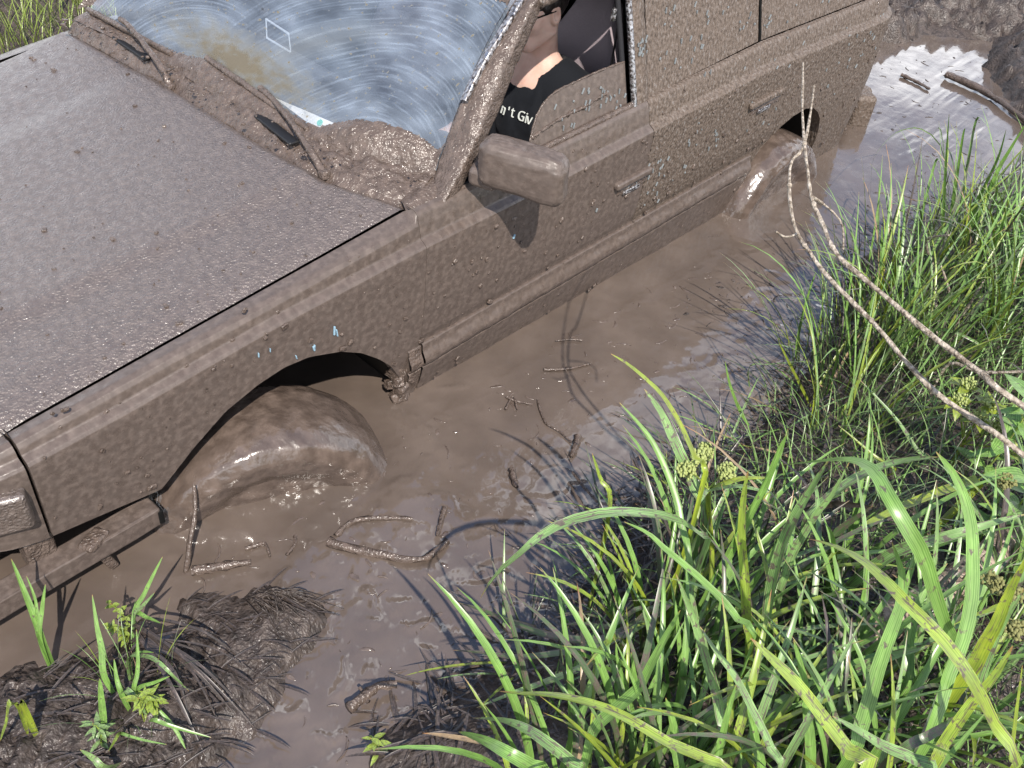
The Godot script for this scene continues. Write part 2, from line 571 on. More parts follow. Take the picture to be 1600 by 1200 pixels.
func build_car():
	var car := thing("off_road_car", "mud coated off-road car sunk to its sills in a brown mud pool", "car", Vector3(1.3, -.35, -.88))
	# --- outer panels
	var fend := part(car, "front_fender", side_panel(-.695, .4650, .0008), M.mud_side)
	var rail := func(u: float, v: float) -> Vector3:
		var x := lerpf(-.95, .47, u)
		return Vector3(x, .590 + .121 * x - .05 * v, -.078 + front_in(x) - .002 * v)
	part(fend, "fender_channel", sheet(40, 2, rail), M.mud_side)
	part(car, "front_door", side_panel(.4662, 1.5205, .0008), M.mud_side)
	part(car, "rear_door", side_panel(1.5235, 2.4595, .0022), M.mud_rear)
	part(car, "rear_quarter_panel", side_panel(2.4615, 3.62, .0024), M.mud_rear)
	part(car, "corner_lamp_panel", side_panel(-.97, -.703, .003), M.mud_side)
	var lamp := part(car, "corner_lamp", rbox(Vector3(-.80, .375, -.012), Vector3(.085, .055, .03), .014, Basis(Vector3.UP, -.35), .002), M.mud)
	tag(lamp, "mud covered corner lamp", "")
	# rocker with its stepped moulding
	var rk := func(x0: float, x1: float) -> ArrayMesh:
		var f := func(u: float, v: float) -> Vector3:
			var x := lerpf(x0, x1, u)
			var gy := groove(x)
			var K := [[-.10, -.04], [.02, -.012], [gy - .125, .004], [gy - .098, .010], [gy - .094, .002], [gy - .088, .002], [gy - .084, .016], [gy - .068, .021], [gy - .054, .020], [gy - .028, .006], [gy - .006, .004], [gy - .004, -.02]]
			var n := K.size() - 1
			var k := v * n
			var i := mini(int(k), n - 1)
			return Vector3(x, lerpf(K[i][0], K[i + 1][0], k - i), lerpf(K[i][1], K[i + 1][1], k - i))
		return sheet(int((x1 - x0) / .011), 44, f, false, .005)
	part(car, "rocker_panel", rk.call(.470, 2.325), M.mud_side)
	part(car, "fender_moulding", rk.call(.412, .462), M.mud_thick)
	# ragged mud clods at the rear end of the front arch
	var clods := []
	for i in 12:
		var c := Vector3(.400 + rng.randf_range(-.02, .02), rng.randf_range(-.01, .12), rng.randf_range(-.05, -.01))
		clods.append(rbox(c, Vector3(.016, .022, .014) * rng.randf_range(.5, 1.3), .005, Basis(Vector3(1, 1, 0).normalized(), rng.randf() * 3), .02, 12))
	var cl := part(car, "mud_clods", join(clods), M.mud_thick)
	cl.set_meta("kind", "stuff")
	# belt strip and hand holds
	# door handles: a lip over a recessed dark scoop
	for h in [[1.34, 1.54, .462, M.mud_side], [2.16, 2.41, .535, M.mud_rear]]:
		var c := Vector3((h[0] + h[1]) * .5, h[2], .014)
		var hd := part(car, "door_handle", rbox(c, Vector3((h[1] - h[0]) * .5, .013, .018), .010, Basis(Vector3.BACK, .04), .002, 14), h[3])
		part(hd, "handle_recess", rbox(c + Vector3(.01, -.035, -.006), Vector3((h[1] - h[0]) * .42, .013, .009), .006, Basis(Vector3.BACK, .04)), M.mud_thick)
		part(hd, "handle_lever", rbox(c + Vector3(.0, -.045, .004), Vector3(.045, .008, .005), .004, Basis(Vector3.BACK, .04)), M.chrome)
	# --- hood
	part(car, "hood", sheet(150, 110, hood_pt, true, .0016), M.mud)
	# far fender top and far side
	var far_side := func(u: float, v: float) -> Vector3:
		var x := lerpf(-.95, 3.6, u)
		var K := [[-.1, FAR + .01], [.2, FAR], [.5, FAR], [.59, FAR + .03], [.60, FAR + .09]]
		var k := v * 4.0
		var i := mini(int(k), 3)
		var y := lerpf(K[i][0], K[i + 1][0], k - i)
		y += minf(x, .5) * .121 * smoothstep(.2, .55, y)
		return Vector3(x, y, lerpf(K[i][1], K[i + 1][1], k - i))
	part(car, "far_side_panel", sheet(80, 16, far_side, true, .004), M.mud)
	# nose
	var nose := func(u: float, v: float) -> Vector3:
		var p := hood_pt(u, 0.0)
		return p + Vector3(-.02 + .03 * v, -.34 * v, 0)
	part(car, "nose_panel", sheet(40, 20, nose, false, .006), M.mud)
	for s in [-.32, -1.46]:
		part(car, "headlight", rbox(Vector3(-.985, .35, s), Vector3(.02, .06, .13), .015, Basis.IDENTITY, .002), M.mud_thick)
	# --- cowl between the hood and the windscreen, heaped with mud
	var cowl := func(u: float, v: float) -> Vector3:
		var a := spline(HOOD_EDGE, u) + Vector3(.004, -.014, 0)
		var b := ws(u, .0)
		var p := a.lerp(b, v)
		p.y += .014 * sin(PI * v) + .018 * nz.get_noise_3d(p.x * 9, 2.0, p.z * 9) * v
		return p
	part(car, "cowl_panel", sheet(150, 26, cowl, true, .014), M.mud_thick)
	# --- windscreen
	var glass := part(car, "windshield", sheet(60, 24, ws, true), M.glass)
	var coat := func(u: float, v: float) -> Vector3:
		v = lerpf(-.06, 1.0, v)
		var d := edge_dist(Vector2(u, v))
		var p := ws(u, v)
		var th := smoothstep(.012, -.05, d) * .022 + smoothstep(.012, -.01, d) * .004
		return p + Vector3(-.7, .71, 0) * (th + smoothstep(.0, -.06, d) * .016 * mud_lump(p)) 
	var keep := func(u: float, v: float) -> bool:
		var q := Vector2(u, lerpf(-.06, 1.0, v))
		return edge_dist(q) < .006 * nz.get_noise_2d(u * 70, v * 40)
	part(glass, "mud_heap", sheet(220, 120, coat, true, .0, keep), M.mud_thick)
	part(glass, "dirt_film", sheet(60, 24, func(u, v): return ws(u, v) + Vector3(-.7, .71, 0) * .003, true), film_mat())
	part(glass, "suction_cup", lathe([Vector2(0, .012), Vector2(.008, .012), Vector2(.016, .004), Vector2(.02, 0)], 16, ws(.50, .47) - Vector3(-.7, .71, 0) * .012, Vector3(-.75, .65, 0)), M.trim)
	part(glass, "suction_cup", lathe([Vector2(0, .012), Vector2(.007, .012), Vector2(.014, .004), Vector2(.017, 0)], 16, ws(.57, .45) - Vector3(-.7, .71, 0) * .012, Vector3(-.75, .65, 0)), M.trim)
	var corners := [ws(.555, .42), ws(.487, .405), ws(.46, .325), ws(.525, .335)]
	for i in 4:
		var off := Vector3(.7, -.71, 0) * .012
		var a: Vector3 = corners[i] + off
		var b: Vector3 = corners[(i + 1) % 4] + off
		part(glass, "sticker_edge", tube([a, b], [.0036 if i % 2 == 0 else .0022], 6), M.tape)
	var inw := Vector3(.7, -.71, 0) * .02
	var slip := part(glass, "paper_slip", plate([ws(.445, .085) + inw, ws(.36, .10) + inw, ws(.285, .10) + inw, ws(.30, .055) + inw, ws(.36, .05) + inw], Vector3(-.7, .71, 0).normalized(), .002), M.paper)
	part(slip, "green_stamp", lathe([Vector2(0, .002), Vector2(.010, .002), Vector2(.011, 0)], 14, ws(.335, .075) + inw, Vector3(-.7, .71, 0)), M.green)
	# dark ovals added on the cowl to stand for shade below each wiper
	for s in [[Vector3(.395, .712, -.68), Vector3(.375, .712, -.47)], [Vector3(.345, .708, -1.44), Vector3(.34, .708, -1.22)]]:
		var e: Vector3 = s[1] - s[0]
		part(car, "wiper_shade_oval", rbox((s[0] + s[1]) * .5, Vector3(e.length() * .5, .006, .018), .006, Basis(e.normalized(), Vector3.UP, e.normalized().cross(Vector3.UP)), .002), M.rubber)
	part(car, "pillar_base_panel", sheet(14, 10, func(u, v):
		var q := Vector3(.46, .645, -.072).lerp(Vector3(.66, .665, -.040), u)
		var w := Vector3(.478, .652, -.12).lerp(Vector3(.68, .70, -.16), u)
		return q.lerp(w, v) + Vector3(0, .008 * sin(PI * v), 0), false, .006), M.mud_thick)
	# --- pillars, roof, door frames
	var pin := [Vector3(.585, .655, -.105), Vector3(.653, .736, -.14), Vector3(.796, .922, -.17), Vector3(.968, 1.062, -.20), Vector3(1.03, 1.105, -.215)]
	var pout := [Vector3(.545, .612, -.03), Vector3(.690, .752, -.055), Vector3(.775, .84, -.08), Vector3(.872, .945, -.11), Vector3(1.003, 1.08, -.15), Vector3(1.06, 1.115, -.16)]
	var pil := func(u: float, v: float) -> Vector3:
		var a := spline(pin, v)
		var b := spline(pout, v)
		var out := Vector3(-.45, .55, .70)
		var ks := [a + Vector3(.03, -.03, -.004), a, a.lerp(b, .2) + out * .016, a.lerp(b, .5) + out * .024, a.lerp(b, .8) + out * .02, b + out * .004, b + Vector3(.04, -.02, -.01), b + Vector3(.07, -.03, -.06)]
		return spline(ks, u)
	part(car, "windshield_pillar", sheet(36, 90, pil, false, .008), M.mud_thick)
	var strip := func(u: float, v: float) -> Vector3:
		var a := spline(pin, .42 + .55 * v)
		return a + Vector3(-.012, .012, .004) + Vector3(.012, -.004, .022) * u + Vector3(-.45, .55, .70) * .012 * sin(PI * u)
	part(car, "pillar_trim_strip", sheet(6, 60, strip, false, .003), M.chrome)
	var far_pil := func(u: float, v: float) -> Vector3:
		var a := ws(1.0, v)
		return a + Vector3(.01 + .05 * sin(PI * u), .02 * sin(PI * u) - .01, .02 - .11 * u)
	part(car, "far_windshield_pillar", sheet(8, 30, far_pil, true, .006), M.mud_thick)
	var roof := func(u: float, v: float) -> Vector3:
		var a := ws(u, 1.0)
		var x := lerpf(a.x - .01, 3.3, v)
		var z := lerpf(-.185, -1.60, u)
		return Vector3(x, 1.095 + .035 * (1 - pow(absf(2 * u - 1), 2.5)) + .03 * sin(PI * minf(v * 1.5, 1.0)) - .035 * pow(absf(2 * u - 1), 12), lerpf(a.z, z, minf(v * 6, 1)))
	part(car, "roof_panel", sheet(40, 60, roof, true, .003), M.mud)
	# centre pillar with its bright window frame
	part(car, "center_pillar", sheet(14, 60, func(u, v):
		var y := lerpf(.695, 1.09, v)
		return Vector3(1.462 + .085 * u - .01 * v, y, glass_z(y) + .012 * sin(PI * clampf(u, .0, 1.0))), false, .006), M.mud_rear)
	part(car, "window_channel", tube([Vector3(1.459, .70, glass_z(.70) + .004), Vector3(1.455, .88, glass_z(.88) + .006), Vector3(1.45, 1.09, glass_z(1.09) + .006)], [.011], 8, .003), M.chrome)
	part(car, "window_channel", tube([Vector3(1.437, .70, glass_z(.70) - .02), Vector3(1.432, .88, glass_z(.88) - .02), Vector3(1.425, 1.09, glass_z(1.09) - .02)], [.010], 8), M.trim)
	part(car, "lock_striker", rbox(Vector3(1.415, .98, glass_z(.98) - .03), Vector3(.008, .022, .008), .006), M.chrome)
	var rail2 := smooth_path([Vector3(1.03, 1.095, -.165), Vector3(1.2, 1.115, -.175), Vector3(1.6, 1.125, -.18), Vector3(2.4, 1.12, -.185), Vector3(3.25, 1.09, -.2)], 24)
	part(car, "roof_rail", tube(rail2, [.028], 10, .008), M.mud_rear)
	# rear side windows under mud
	part(car, "rear_door_window", sheet(60, 36, func(u, v):
		var y := lerpf(crease(1.55 + .7 * u) + .086, 1.10, v)
		return Vector3(1.545 + .700 * u, y, glass_z(y)), false, .0025), M.mud_rear)
	part(car, "window_divider", tube([Vector3(2.256, .735, glass_z(.735) + .002), Vector3(2.252, .90, glass_z(.9) + .002), Vector3(2.245, 1.1, glass_z(1.1) + .002)], [.0055], 8), M.black)
	part(car, "quarter_window", sheet(70, 36, func(u, v):
		var x := lerpf(2.266, 3.5, u)
		var y := lerpf(crease(x) + .086, 1.10, v)
		return Vector3(x - .12 * v * u, y, glass_z(y) + rear_in(x)), false, .006), M.mud_rear)
	# half lowered, mud covered front window
	var wo := [Vector3(.90, .66, 0), Vector3(.948, .735, 0), Vector3(.975, .785, 0), Vector3(1.0, .818, 0), Vector3(1.035, .843, 0), Vector3(1.09, .862, 0), Vector3(1.2, .871, 0), Vector3(1.32, .876, 0), Vector3(1.435, .876, 0), Vector3(1.435, .66, 0)]
	for i in wo.size():
		wo[i].y -= .036 if wo[i].y > .7 else .0
		wo[i].z = glass_z(wo[i].y) - .012
	part(car, "front_door_window", plate(wo, Vector3(0, .279, .96).normalized(), .006), M.mud_side)
	part(car, "window_seal", tube([Vector3(.70, .665, -.05), Vector3(1.05, .683, -.052), Vector3(1.45, .703, -.054)], [.012], 8, .006), M.mud_thick)
	# dried edge of mud along the glass
	var rim := []
	for i in range(1, 9):
		rim.append(wo[i] + Vector3(0, .001, .002))
	part(car, "window_edge", tube(smooth_path(rim, 60), [.0035], 6, .004), M.mud_thick)
	part(car, "mud_ridge", tube(smooth_path([Vector3(.965, .722, 0), Vector3(1.03, .735, 0), Vector3(1.12, .748, 0), Vector3(1.21, .751, 0), Vector3(1.33, .768, 0)].map(func(p): return Vector3(p.x, p.y, glass_z(p.y) - .009)), 60), [.005], 7, .009), M.mud_thick)
	# rear end
	part(car, "tailgate", sheet(30, 30, func(u, v):
		return Vector3(3.62 - .16 * v * v, lerpf(-.02, 1.09, v), lerpf(-.26, -1.55, u)), false, .006), M.mud_rear)
	var seam := []
	for i in 13:
		var y := lerpf(.05, .74, i / 12.0)
		seam.append(Vector3(3.605 - .02 * i / 12.0, y, rear_in(3.6) + .006))
	part(car, "tailgate_seal", tube(seam, [.008], 6), M.black)
	part(car, "rear_bumper", join([rbox(Vector3(3.70, .07, -.85), Vector3(.06, .085, .74), .03, Basis.IDENTITY, .006), rbox(Vector3(3.66, .07, -.14), Vector3(.10, .09, .06), .03, Basis(Vector3.UP, .9), .006)]), M.mud_rear)
	# --- front bumper bar with its brackets
	var bb := Basis(Vector3.UP, 0.03)
	var bump := part(car, "front_bumper", rbox(Vector3(-.73, .118, .0), Vector3(.285, .030, .032), .007, bb, .004, 26), M.mud_side)
	part(bump, "bumper_face", rbox(Vector3(-1.03, .118, -.88), Vector3(.05, .045, .90), .02, Basis.IDENTITY, .004), M.mud_side)
	part(bump, "bracket", rbox(Vector3(-.725, .165, -.05), Vector3(.035, .05, .03), .008, Basis.IDENTITY, .004), M.mud_thick)
	part(bump, "bracket", rbox(Vector3(-.60, .06, .0), Vector3(.012, .05, .010), .005, Basis(Vector3.BACK, .3), .004), M.mud_thick)
	part(bump, "mud_lump", rbox(Vector3(-.615, .148, .008), Vector3(.035, .010, .022), .009, Basis(Vector3.UP, .4), .012), M.mud_thick)
	part(bump, "end_cap", rbox(Vector3(-.447, .117, .0), Vector3(.008, .025, .027), .006, bb), M.black)
	# --- wheels
	var prof := [Vector2(.0, .12), Vector2(.16, .125), Vector2(.215, .13), Vector2(.26, .155), Vector2(.31, .168), Vector2(.35, .15), Vector2(.37, .11), Vector2(.38, .05), Vector2(.38, -.05), Vector2(.37, -.1), Vector2(.33, -.14), Vector2(.2, -.12)]
	for w in [[Vector3(-.10, -.150, -.045), Vector3(-.37, .04, .93)], [Vector3(2.60, -.125, -.08), Vector3(0, .03, 1)]]:
		var wheel := Node3D.new()
		wheel.name = "wheel"
		car.add_child(wheel, true)
		wheel.position = w[0] - car.position
		part(wheel, "tyre", lathe(prof, 110, w[0], w[1], .009), M.mud_slick)
	# wheel wells and floor pan
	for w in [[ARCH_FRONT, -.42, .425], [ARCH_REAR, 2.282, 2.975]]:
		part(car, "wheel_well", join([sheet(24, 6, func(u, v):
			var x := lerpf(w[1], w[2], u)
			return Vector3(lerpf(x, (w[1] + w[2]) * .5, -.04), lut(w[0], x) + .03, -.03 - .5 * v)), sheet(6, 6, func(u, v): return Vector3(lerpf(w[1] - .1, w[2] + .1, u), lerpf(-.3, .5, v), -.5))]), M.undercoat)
	part(car, "floor_pan", box(Vector3(1.36, .05, -.88), Vector3(1.7, .22, 1.5)), M.black)
	# engine bay wall, tub
	part(car, "firewall", box(Vector3(.45, .34, -.9), Vector3(.05, .6, 1.6)), M.black)
	part(car, "inner_fender", box(Vector3(-.72, .30, -.12), Vector3(.5, .3, .02)), M.black)
	part(car, "rear_tub", box(Vector3(3.0, .35, -.9), Vector3(.9, .6, 1.3)), M.black)
	part(car, "far_door_panel", box(Vector3(1.7, .42, -1.72), Vector3(2.4, .65, .06)), M.trim)
	part(car, "far_window_pillar", box(Vector3(1.55, .9, -1.66), Vector3(.1, .45, .05)), M.trim)
	part(car, "rear_window_wall", box(Vector3(3.1, .88, -.9), Vector3(.05, .5, 1.3)), M.trim)
	part(car, "far_rear_window", box(Vector3(2.5, .88, -1.65), Vector3(1.7, .44, .02)), M.mud_rear)
	part(car, "door_liner", box(Vector3(1.0, .40, -.075), Vector3(1.0, .5, .03)), M.trim)
	part(car, "roof_liner", box(Vector3(2.1, 1.075, -.9), Vector3(2.2, .02, 1.3)), M.trim)
	# dashboard, wheel, seats
	part(car, "dashboard", rbox(Vector3(.68, .56, -.9), Vector3(.20, .10, .70), .06), M.trim)
	var sw := []
	var c := Vector3(.98, .45, -.45)
	var tilt := Basis(Vector3.BACK, -.5)
	for i in 33:
		var a := TAU * i / 32.0
		sw.append(c + tilt * Vector3(0, cos(a) * .185, sin(a) * .185))
	var stw := part(car, "steering_wheel", tube(sw, [.014], 8), M.rubber)
	part(stw, "hub", rbox(c + Vector3(-.01, 0, 0), Vector3(.03, .05, .09), .025, tilt), M.rubber)
	part(stw, "spoke", tube([c + tilt * Vector3(0, 0, -.18), c, c + tilt * Vector3(0, 0, .18)], [.014], 6), M.rubber)
	part(stw, "column", tube([c, c + Vector3(-.3, -.12, 0)], [.03], 8), M.trim)
	for z in [-.44, -1.30]:
		var seat := Node3D.new()
		seat.name = "seat"
		car.add_child(seat, true)
		var back := func(u: float, v: float) -> Vector3:
			var a := TAU * u
			var hw := lut([[0, .10], [.04, .24], [.45, .25], [.6, .21], [.80, .125], [.9, .085], [.97, .05], [1, .008]], v)
			var dp := lut([[0, .05], [.1, .075], [.6, .07], [.9, .05], [1, .01]], v)
			var cx := signf(cos(a)) * pow(absf(cos(a)), .55)
			var sx := signf(sin(a)) * pow(absf(sin(a)), .55)
			return Vector3(1.50 + .26 * v + dp * sx + .03 * absf(cx) * -1.0, .12 + .84 * v, z + hw * cx)
		part(seat, "backrest", sheet(40, 40, back, false, .004), M.seat)
		part(seat, "cushion", rbox(Vector3(1.30, .16, z), Vector3(.25, .07, .24), .05), M.seat)
	part(car, "belt_anchor", tube([Vector3(1.50, .98, -.20), Vector3(1.5, .72, -.2), Vector3(1.52, .6, -.21)], [.004], 6), M.rubber)
	# --- mirror
	var e1 := Vector3(.47, -.09, .87).normalized()
	var e3 := e1.cross(Vector3.UP).normalized() * -1.0
	var mb := Basis(e1, Vector3.UP, e1.cross(Vector3.UP))
	var mirror := part(car, "side_mirror", rbox(Vector3(.742, .764, .105), Vector3(.130, .072, .054), .038, mb, .009, 34), M.mud_side)
	part(mirror, "mirror_mount", rbox(Vector3(.70, .715, .0), Vector3(.045, .03, .045), .02, mb, .004), M.mud_side)
	part(mirror, "mirror_glass", rbox(Vector3(.745, .742, .118) + e1.cross(Vector3.UP) * -.047, Vector3(.10, .05, .006), .005, mb), M.chrome)
	# --- wipers
	build_wiper(car, [Vector3(.372, .676, -.33), Vector3(.385, .72, -.42), Vector3(.43, .755, -.62), Vector3(.445, .765, -.74)], ws(.615, .085), ws(.335, .012))
	build_wiper(car, [Vector3(.318, .676, -1.06), Vector3(.325, .725, -1.12), Vector3(.355, .765, -1.33), Vector3(.362, .77, -1.42)], ws(.985, .03), ws(.70, .012))
	# --- bare paint where the mud is knocked off
	var flecks := []
	var blue := []
	for q in FLECKS:
		for k in int(q[3] * .6 + .5):
			var x: float = q[0] + rng.randf_range(-1, 1) * q[2]
			var y: float = q[1] + rng.randf_range(-1, 1) * q[2] * .8
			var z := fleck_z(x, y)
			var hgt: float = rng.randf_range(.003, .010) * q[4]
			var wd: float = rng.randf_range(.001, .0024) * q[4]
			(blue if x < 1.0 else flecks).append(rbox(Vector3(x, y, z + .0035), Vector3(wd, hgt, .003), .0015, Basis(Vector3.BACK, rng.randf_range(-.5, .2)), 0.0, 5))
	var fl := part(car, "bare_paint_flecks", join(flecks), M.paint)
	fl.set_meta("kind", "stuff")
	fl = part(car, "blue_paint_scrapes", join(blue), M.blue_paint)
	fl.set_meta("kind", "stuff")

	# spattered lumps of mud
	var spat := []
	for i in 420:
		var x := rng.randf_range(-.68, 3.4)
		var y := rng.randf_range(.02, crease(x) + .07)
		if y < bottom(x) + .012: continue
		var p := Vector3(x, y, fleck_z(x, y) + .002)
		var s := .0022 + .0055 * pow(rng.randf(), 3.0)
		spat.append(rbox(p, Vector3(s, s * rng.randf_range(.6, 1.8), s * .6), s * .45, Basis(Vector3.BACK, rng.randf() * 3.0), .004, 6))
	for i in 330:
		var p := hood_pt(rng.randf_range(.01, .99), rng.randf_range(.1, .99)) if i < 130 else ws(rng.randf(), -.02) + Vector3(rng.randf_range(-.12, .02), .012, 0)
		var s := .0018 + .005 * pow(rng.randf(), 4.0)
		spat.append(rbox(p + Vector3(0, .001, 0), Vector3(s, s * .6, s * rng.randf_range(.6, 1.8)), s * .45, Basis(Vector3.UP, rng.randf() * 3.0), .004, 6))
	var sp := part(car, "mud_spatter", join(spat), M.mud_thick)
	sp.set_meta("kind", "stuff")

const FLECKS := [[.135, .432, .010, 4, 1.9], [.06, .41, .006, 3, 2.2], [.0, .405, .010, 2, 1.4], [-.1, .47, .03, 3, .8], [.84, .46, .006, 2, 1.6], [1.25, .40, .012, 2, 1.2], [1.42, .40, .05, 5, .9], [1.58, .44, .07, 18, 1.2], [1.62, .33, .06, 10, 1.0], [1.85, .40, .14, 16, .9], [1.9, .52, .12, 12, .8], [2.3, .55, .2, 18, .8], [2.9, .5, .25, 24, .9], [3.2, .56, .14, 14, 1.1], [1.12, .74, .06, 12, 1.0], [1.28, .75, .07, 22, 1.1], [1.38, .74, .05, 20, 1.1], [1.75, .85, .16, 40, 1.1], [2.1, .88, .12, 22, 1.0], [1.51, .88, .03, 26, 1.1], [2.6, .82, .2, 20, 1.0], [2.31, .80, .03, 10, 1.0]]

func fleck_z(x: float, y: float) -> float:
	var top := crease(x) + .088
	if x > .5 and y > top:
		var z := glass_z(y)
		if x > .9 and x < 1.43: z -= .010
		elif x < 1.55: z += .010
		return z + .002
	var yc := crease(x)
	if y > yc: return lerpf(-.014, -.032, (y - yc) / .08) + rear_in(x)
	return lerpf(0.0, .012, clampf((y - .2) / .2, 0, 1)) + rear_in(x)

func build_wiper(car: Node3D, arm: Array, a: Vector3, b: Vector3):
	var w := Node3D.new()
	w.name = "wiper"
	car.add_child(w, true)
	var up := Vector3(-.7, .71, 0)
	part(w, "wiper_arm", tube(smooth_path(arm, 16), [.014, .013, .012, .012, .011, .011, .010, .009], 8, .005), M.mud_thick)
	part(w, "wiper_pivot", rbox(arm[0], Vector3(.016, .016, .016), .010, Basis.IDENTITY, .004, 10), M.mud_thick)
	var mid := a.lerp(b, .5)
	var pts := [a + up * .012, a.lerp(b, .3) + up * .02, mid + up * .024, a.lerp(b, .7) + up * .02, b + up * .012]
	var bl := part(w, "wiper_blade", tube(smooth_path(pts, 18), [.010], 8, .005), M.mud_thick)
	part(bl, "rubber_edge", tube(smooth_path([a + up * .004, mid + up * .006, b + up * .004], 12), [.006], 6), M.rubber)

func film_mat() -> StandardMaterial3D:
	var w := 512
	var h := 256
	var im := Image.create(w, h, false, Image.FORMAT_RGBA8)
	var dust := Color(0.66, 0.72, 0.79)
	var brown := Color(0.46, 0.43, 0.36)
	for y in h:
		for x in w:
			var u := float(x) / (w - 1)
			var v := 1.0 - float(y) / (h - 1)
			# two wiped fans
			var p := Vector2(u * 1.5, v * .58)
			var r1 := p.distance_to(Vector2(.28, -.12))
			var r2 := p.distance_to(Vector2(.95, -.12))
			var ang := (p - Vector2(.28, -.12)).angle()
			var streak := nz.get_noise_2d(r1 * 85.0 + nf.get_noise_2d(u * 4.0, v * 4.0) * .5, ang * 1.3) * .75 + nz.get_noise_2d(r1 * 150.0, ang * 4.0) * .3
			if u > .55:
				streak = lerpf(streak, nz.get_noise_2d(r2 * 110.0 + 40.0, (p - Vector2(.95, -.12)).angle() * 1.2), clampf((u - .55) * 8.0, 0, 1))
			var al := .19 + .36 * maxf(streak - .02, 0.0) + .20 * nz.get_noise_2d(u * 6, v * 5)
			var c := dust
			# brown rest between the fans and at the foot
			var rest := 1.0 - clampf(absf(r1 - .50) * 13.0, 0, 1)
			var q := Vector2((u - .55) * 5.0, (v - .15) * 7.0).length()
			var bb := clampf(1.25 - q + .4 * nz.get_noise_2d(u * 25, v * 18), 0, 1)
			bb = maxf(bb, rest * .35 * clampf((u - .2) * 4.0, 0, 1) * clampf((.75 - u) * 4.0, 0, 1))
			c = c.lerp(brown, bb)
			al = lerpf(al, .82, bb * .75)
			var spots := nf.get_noise_2d(u * 55.0, v * 26.0 + 30.0)
			if spots > .52:
				c = brown
				al = .8
			im.set_pixel(x, y, Color(c.r, c.g, c.b, clampf(al, .0, .95)))
	var m := mat(Color.WHITE, 0.6, 0.3)
	m.albedo_texture = ImageTexture.create_from_image(im)
	m.transparency = BaseMaterial3D.TRANSPARENCY_ALPHA
	# v runs upwards in the sheet, images run downwards
	m.uv1_scale = Vector3(1, -1, 1)
	m.uv1_offset = Vector3(0, 1, 0)
	return m

# ---------------------------------------------------------------- person
func cap(p: Vector3, a: Vector3, b: Vector3, ra: float, rb: float) -> float:
	var ab := b - a
	var t := clampf((p - a).dot(ab) / ab.length_squared(), 0, 1)
	return p.distance_to(a + ab * t) - lerpf(ra, rb, t)

func smin(a: float, b: float, k: float) -> float:
	var h := maxf(k - absf(a - b), 0.0) / k
	return minf(a, b) - h * h * k * 0.25

func ell(p: Vector3, c: Vector3, r: Vector3) -> float:
	var q := (p - c) / r
	return (q.length() - 1.0) * minf(r.x, minf(r.y, r.z))

func nets(lo: Vector3, hi: Vector3, cell: float, f: Callable) -> ArrayMesh:
	var nx := int((hi.x - lo.x) / cell) + 1
	var ny := int((hi.y - lo.y) / cell) + 1
	var nzz := int((hi.z - lo.z) / cell) + 1
	var D := PackedFloat32Array()
	D.resize(nx * ny * nzz)
	for k in nzz:
		for j in ny:
			for i in nx:
				D[(k * ny + j) * nx + i] = f.call(lo + Vector3(i, j, k) * cell)
	var id := PackedInt32Array()
	id.resize(nx * ny * nzz)
	id.fill(-1)
	var V := PackedVector3Array()
	var off := [Vector3i(0, 0, 0), Vector3i(1, 0, 0), Vector3i(0, 1, 0), Vector3i(1, 1, 0), Vector3i(0, 0, 1), Vector3i(1, 0, 1), Vector3i(0, 1, 1), Vector3i(1, 1, 1)]
	var edges := [[0, 1], [2, 3], [4, 5], [6, 7], [0, 2], [1, 3], [4, 6], [5, 7], [0, 4], [1, 5], [2, 6], [3, 7]]
	for k in nzz - 1:
		for j in ny - 1:
			for i in nx - 1:
				var base := (k * ny + j) * nx + i
				var d := [D[base], D[base + 1], D[base + nx], D[base + nx + 1], D[base + nx * ny], D[base + nx * ny + 1], D[base + nx * ny + nx], D[base + nx * ny + nx + 1]]
				var neg := 0
				for q in 8:
					if d[q] < 0: neg += 1
				if neg == 0 or neg == 8: continue
				var s := Vector3.ZERO
				var n := 0
				for e in edges:
					var da: float = d[e[0]]
					var db: float = d[e[1]]
					if (da < 0) != (db < 0):
						var t := da / (da - db)
						s += Vector3(off[e[0]]).lerp(Vector3(off[e[1]]), t)
						n += 1
				id[base] = V.size()
				V.append(lo + (Vector3(i, j, k) + s / n) * cell)
	var I := PackedInt32Array()
	var quad := func(a: int, b: int, c: int, d: int, fl: bool):
		if a < 0 or b < 0 or c < 0 or d < 0: return
		if fl: I.append_array(PackedInt32Array([a, b, c, a, c, d]))
		else: I.append_array(PackedInt32Array([a, c, b, a, d, c]))
	for k in range(1, nzz - 1):
		for j in range(1, ny - 1):
			for i in range(1, nx - 1):
				var b0 := (k * ny + j) * nx + i
				var s0 := D[b0] < 0
				if s0 != (D[b0 + 1] < 0):
					quad.call(id[b0 - nx - nx * ny], id[b0 - nx * ny], id[b0], id[b0 - nx], not s0)
				if s0 != (D[b0 + nx] < 0):
					quad.call(id[b0 - 1 - nx * ny], id[b0 - nx * ny], id[b0], id[b0 - 1], s0)
				if s0 != (D[b0 + nx * ny] < 0):
					quad.call(id[b0 - 1 - nx], id[b0 - nx], id[b0], id[b0 - 1], not s0)
	var N := PackedVector3Array()
	var U := PackedVector2Array()
	N.resize(V.size())
	U.resize(V.size())
	var e := cell * 0.5
	for q in V.size():
		var p := V[q]
		var n := Vector3(f.call(p + Vector3(e, 0, 0)) - f.call(p - Vector3(e, 0, 0)), f.call(p + Vector3(0, e, 0)) - f.call(p - Vector3(0, e, 0)), f.call(p + Vector3(0, 0, e)) - f.call(p - Vector3(0, 0, e)))
		N[q] = n.normalized()
	return commit(V, N, U, I)

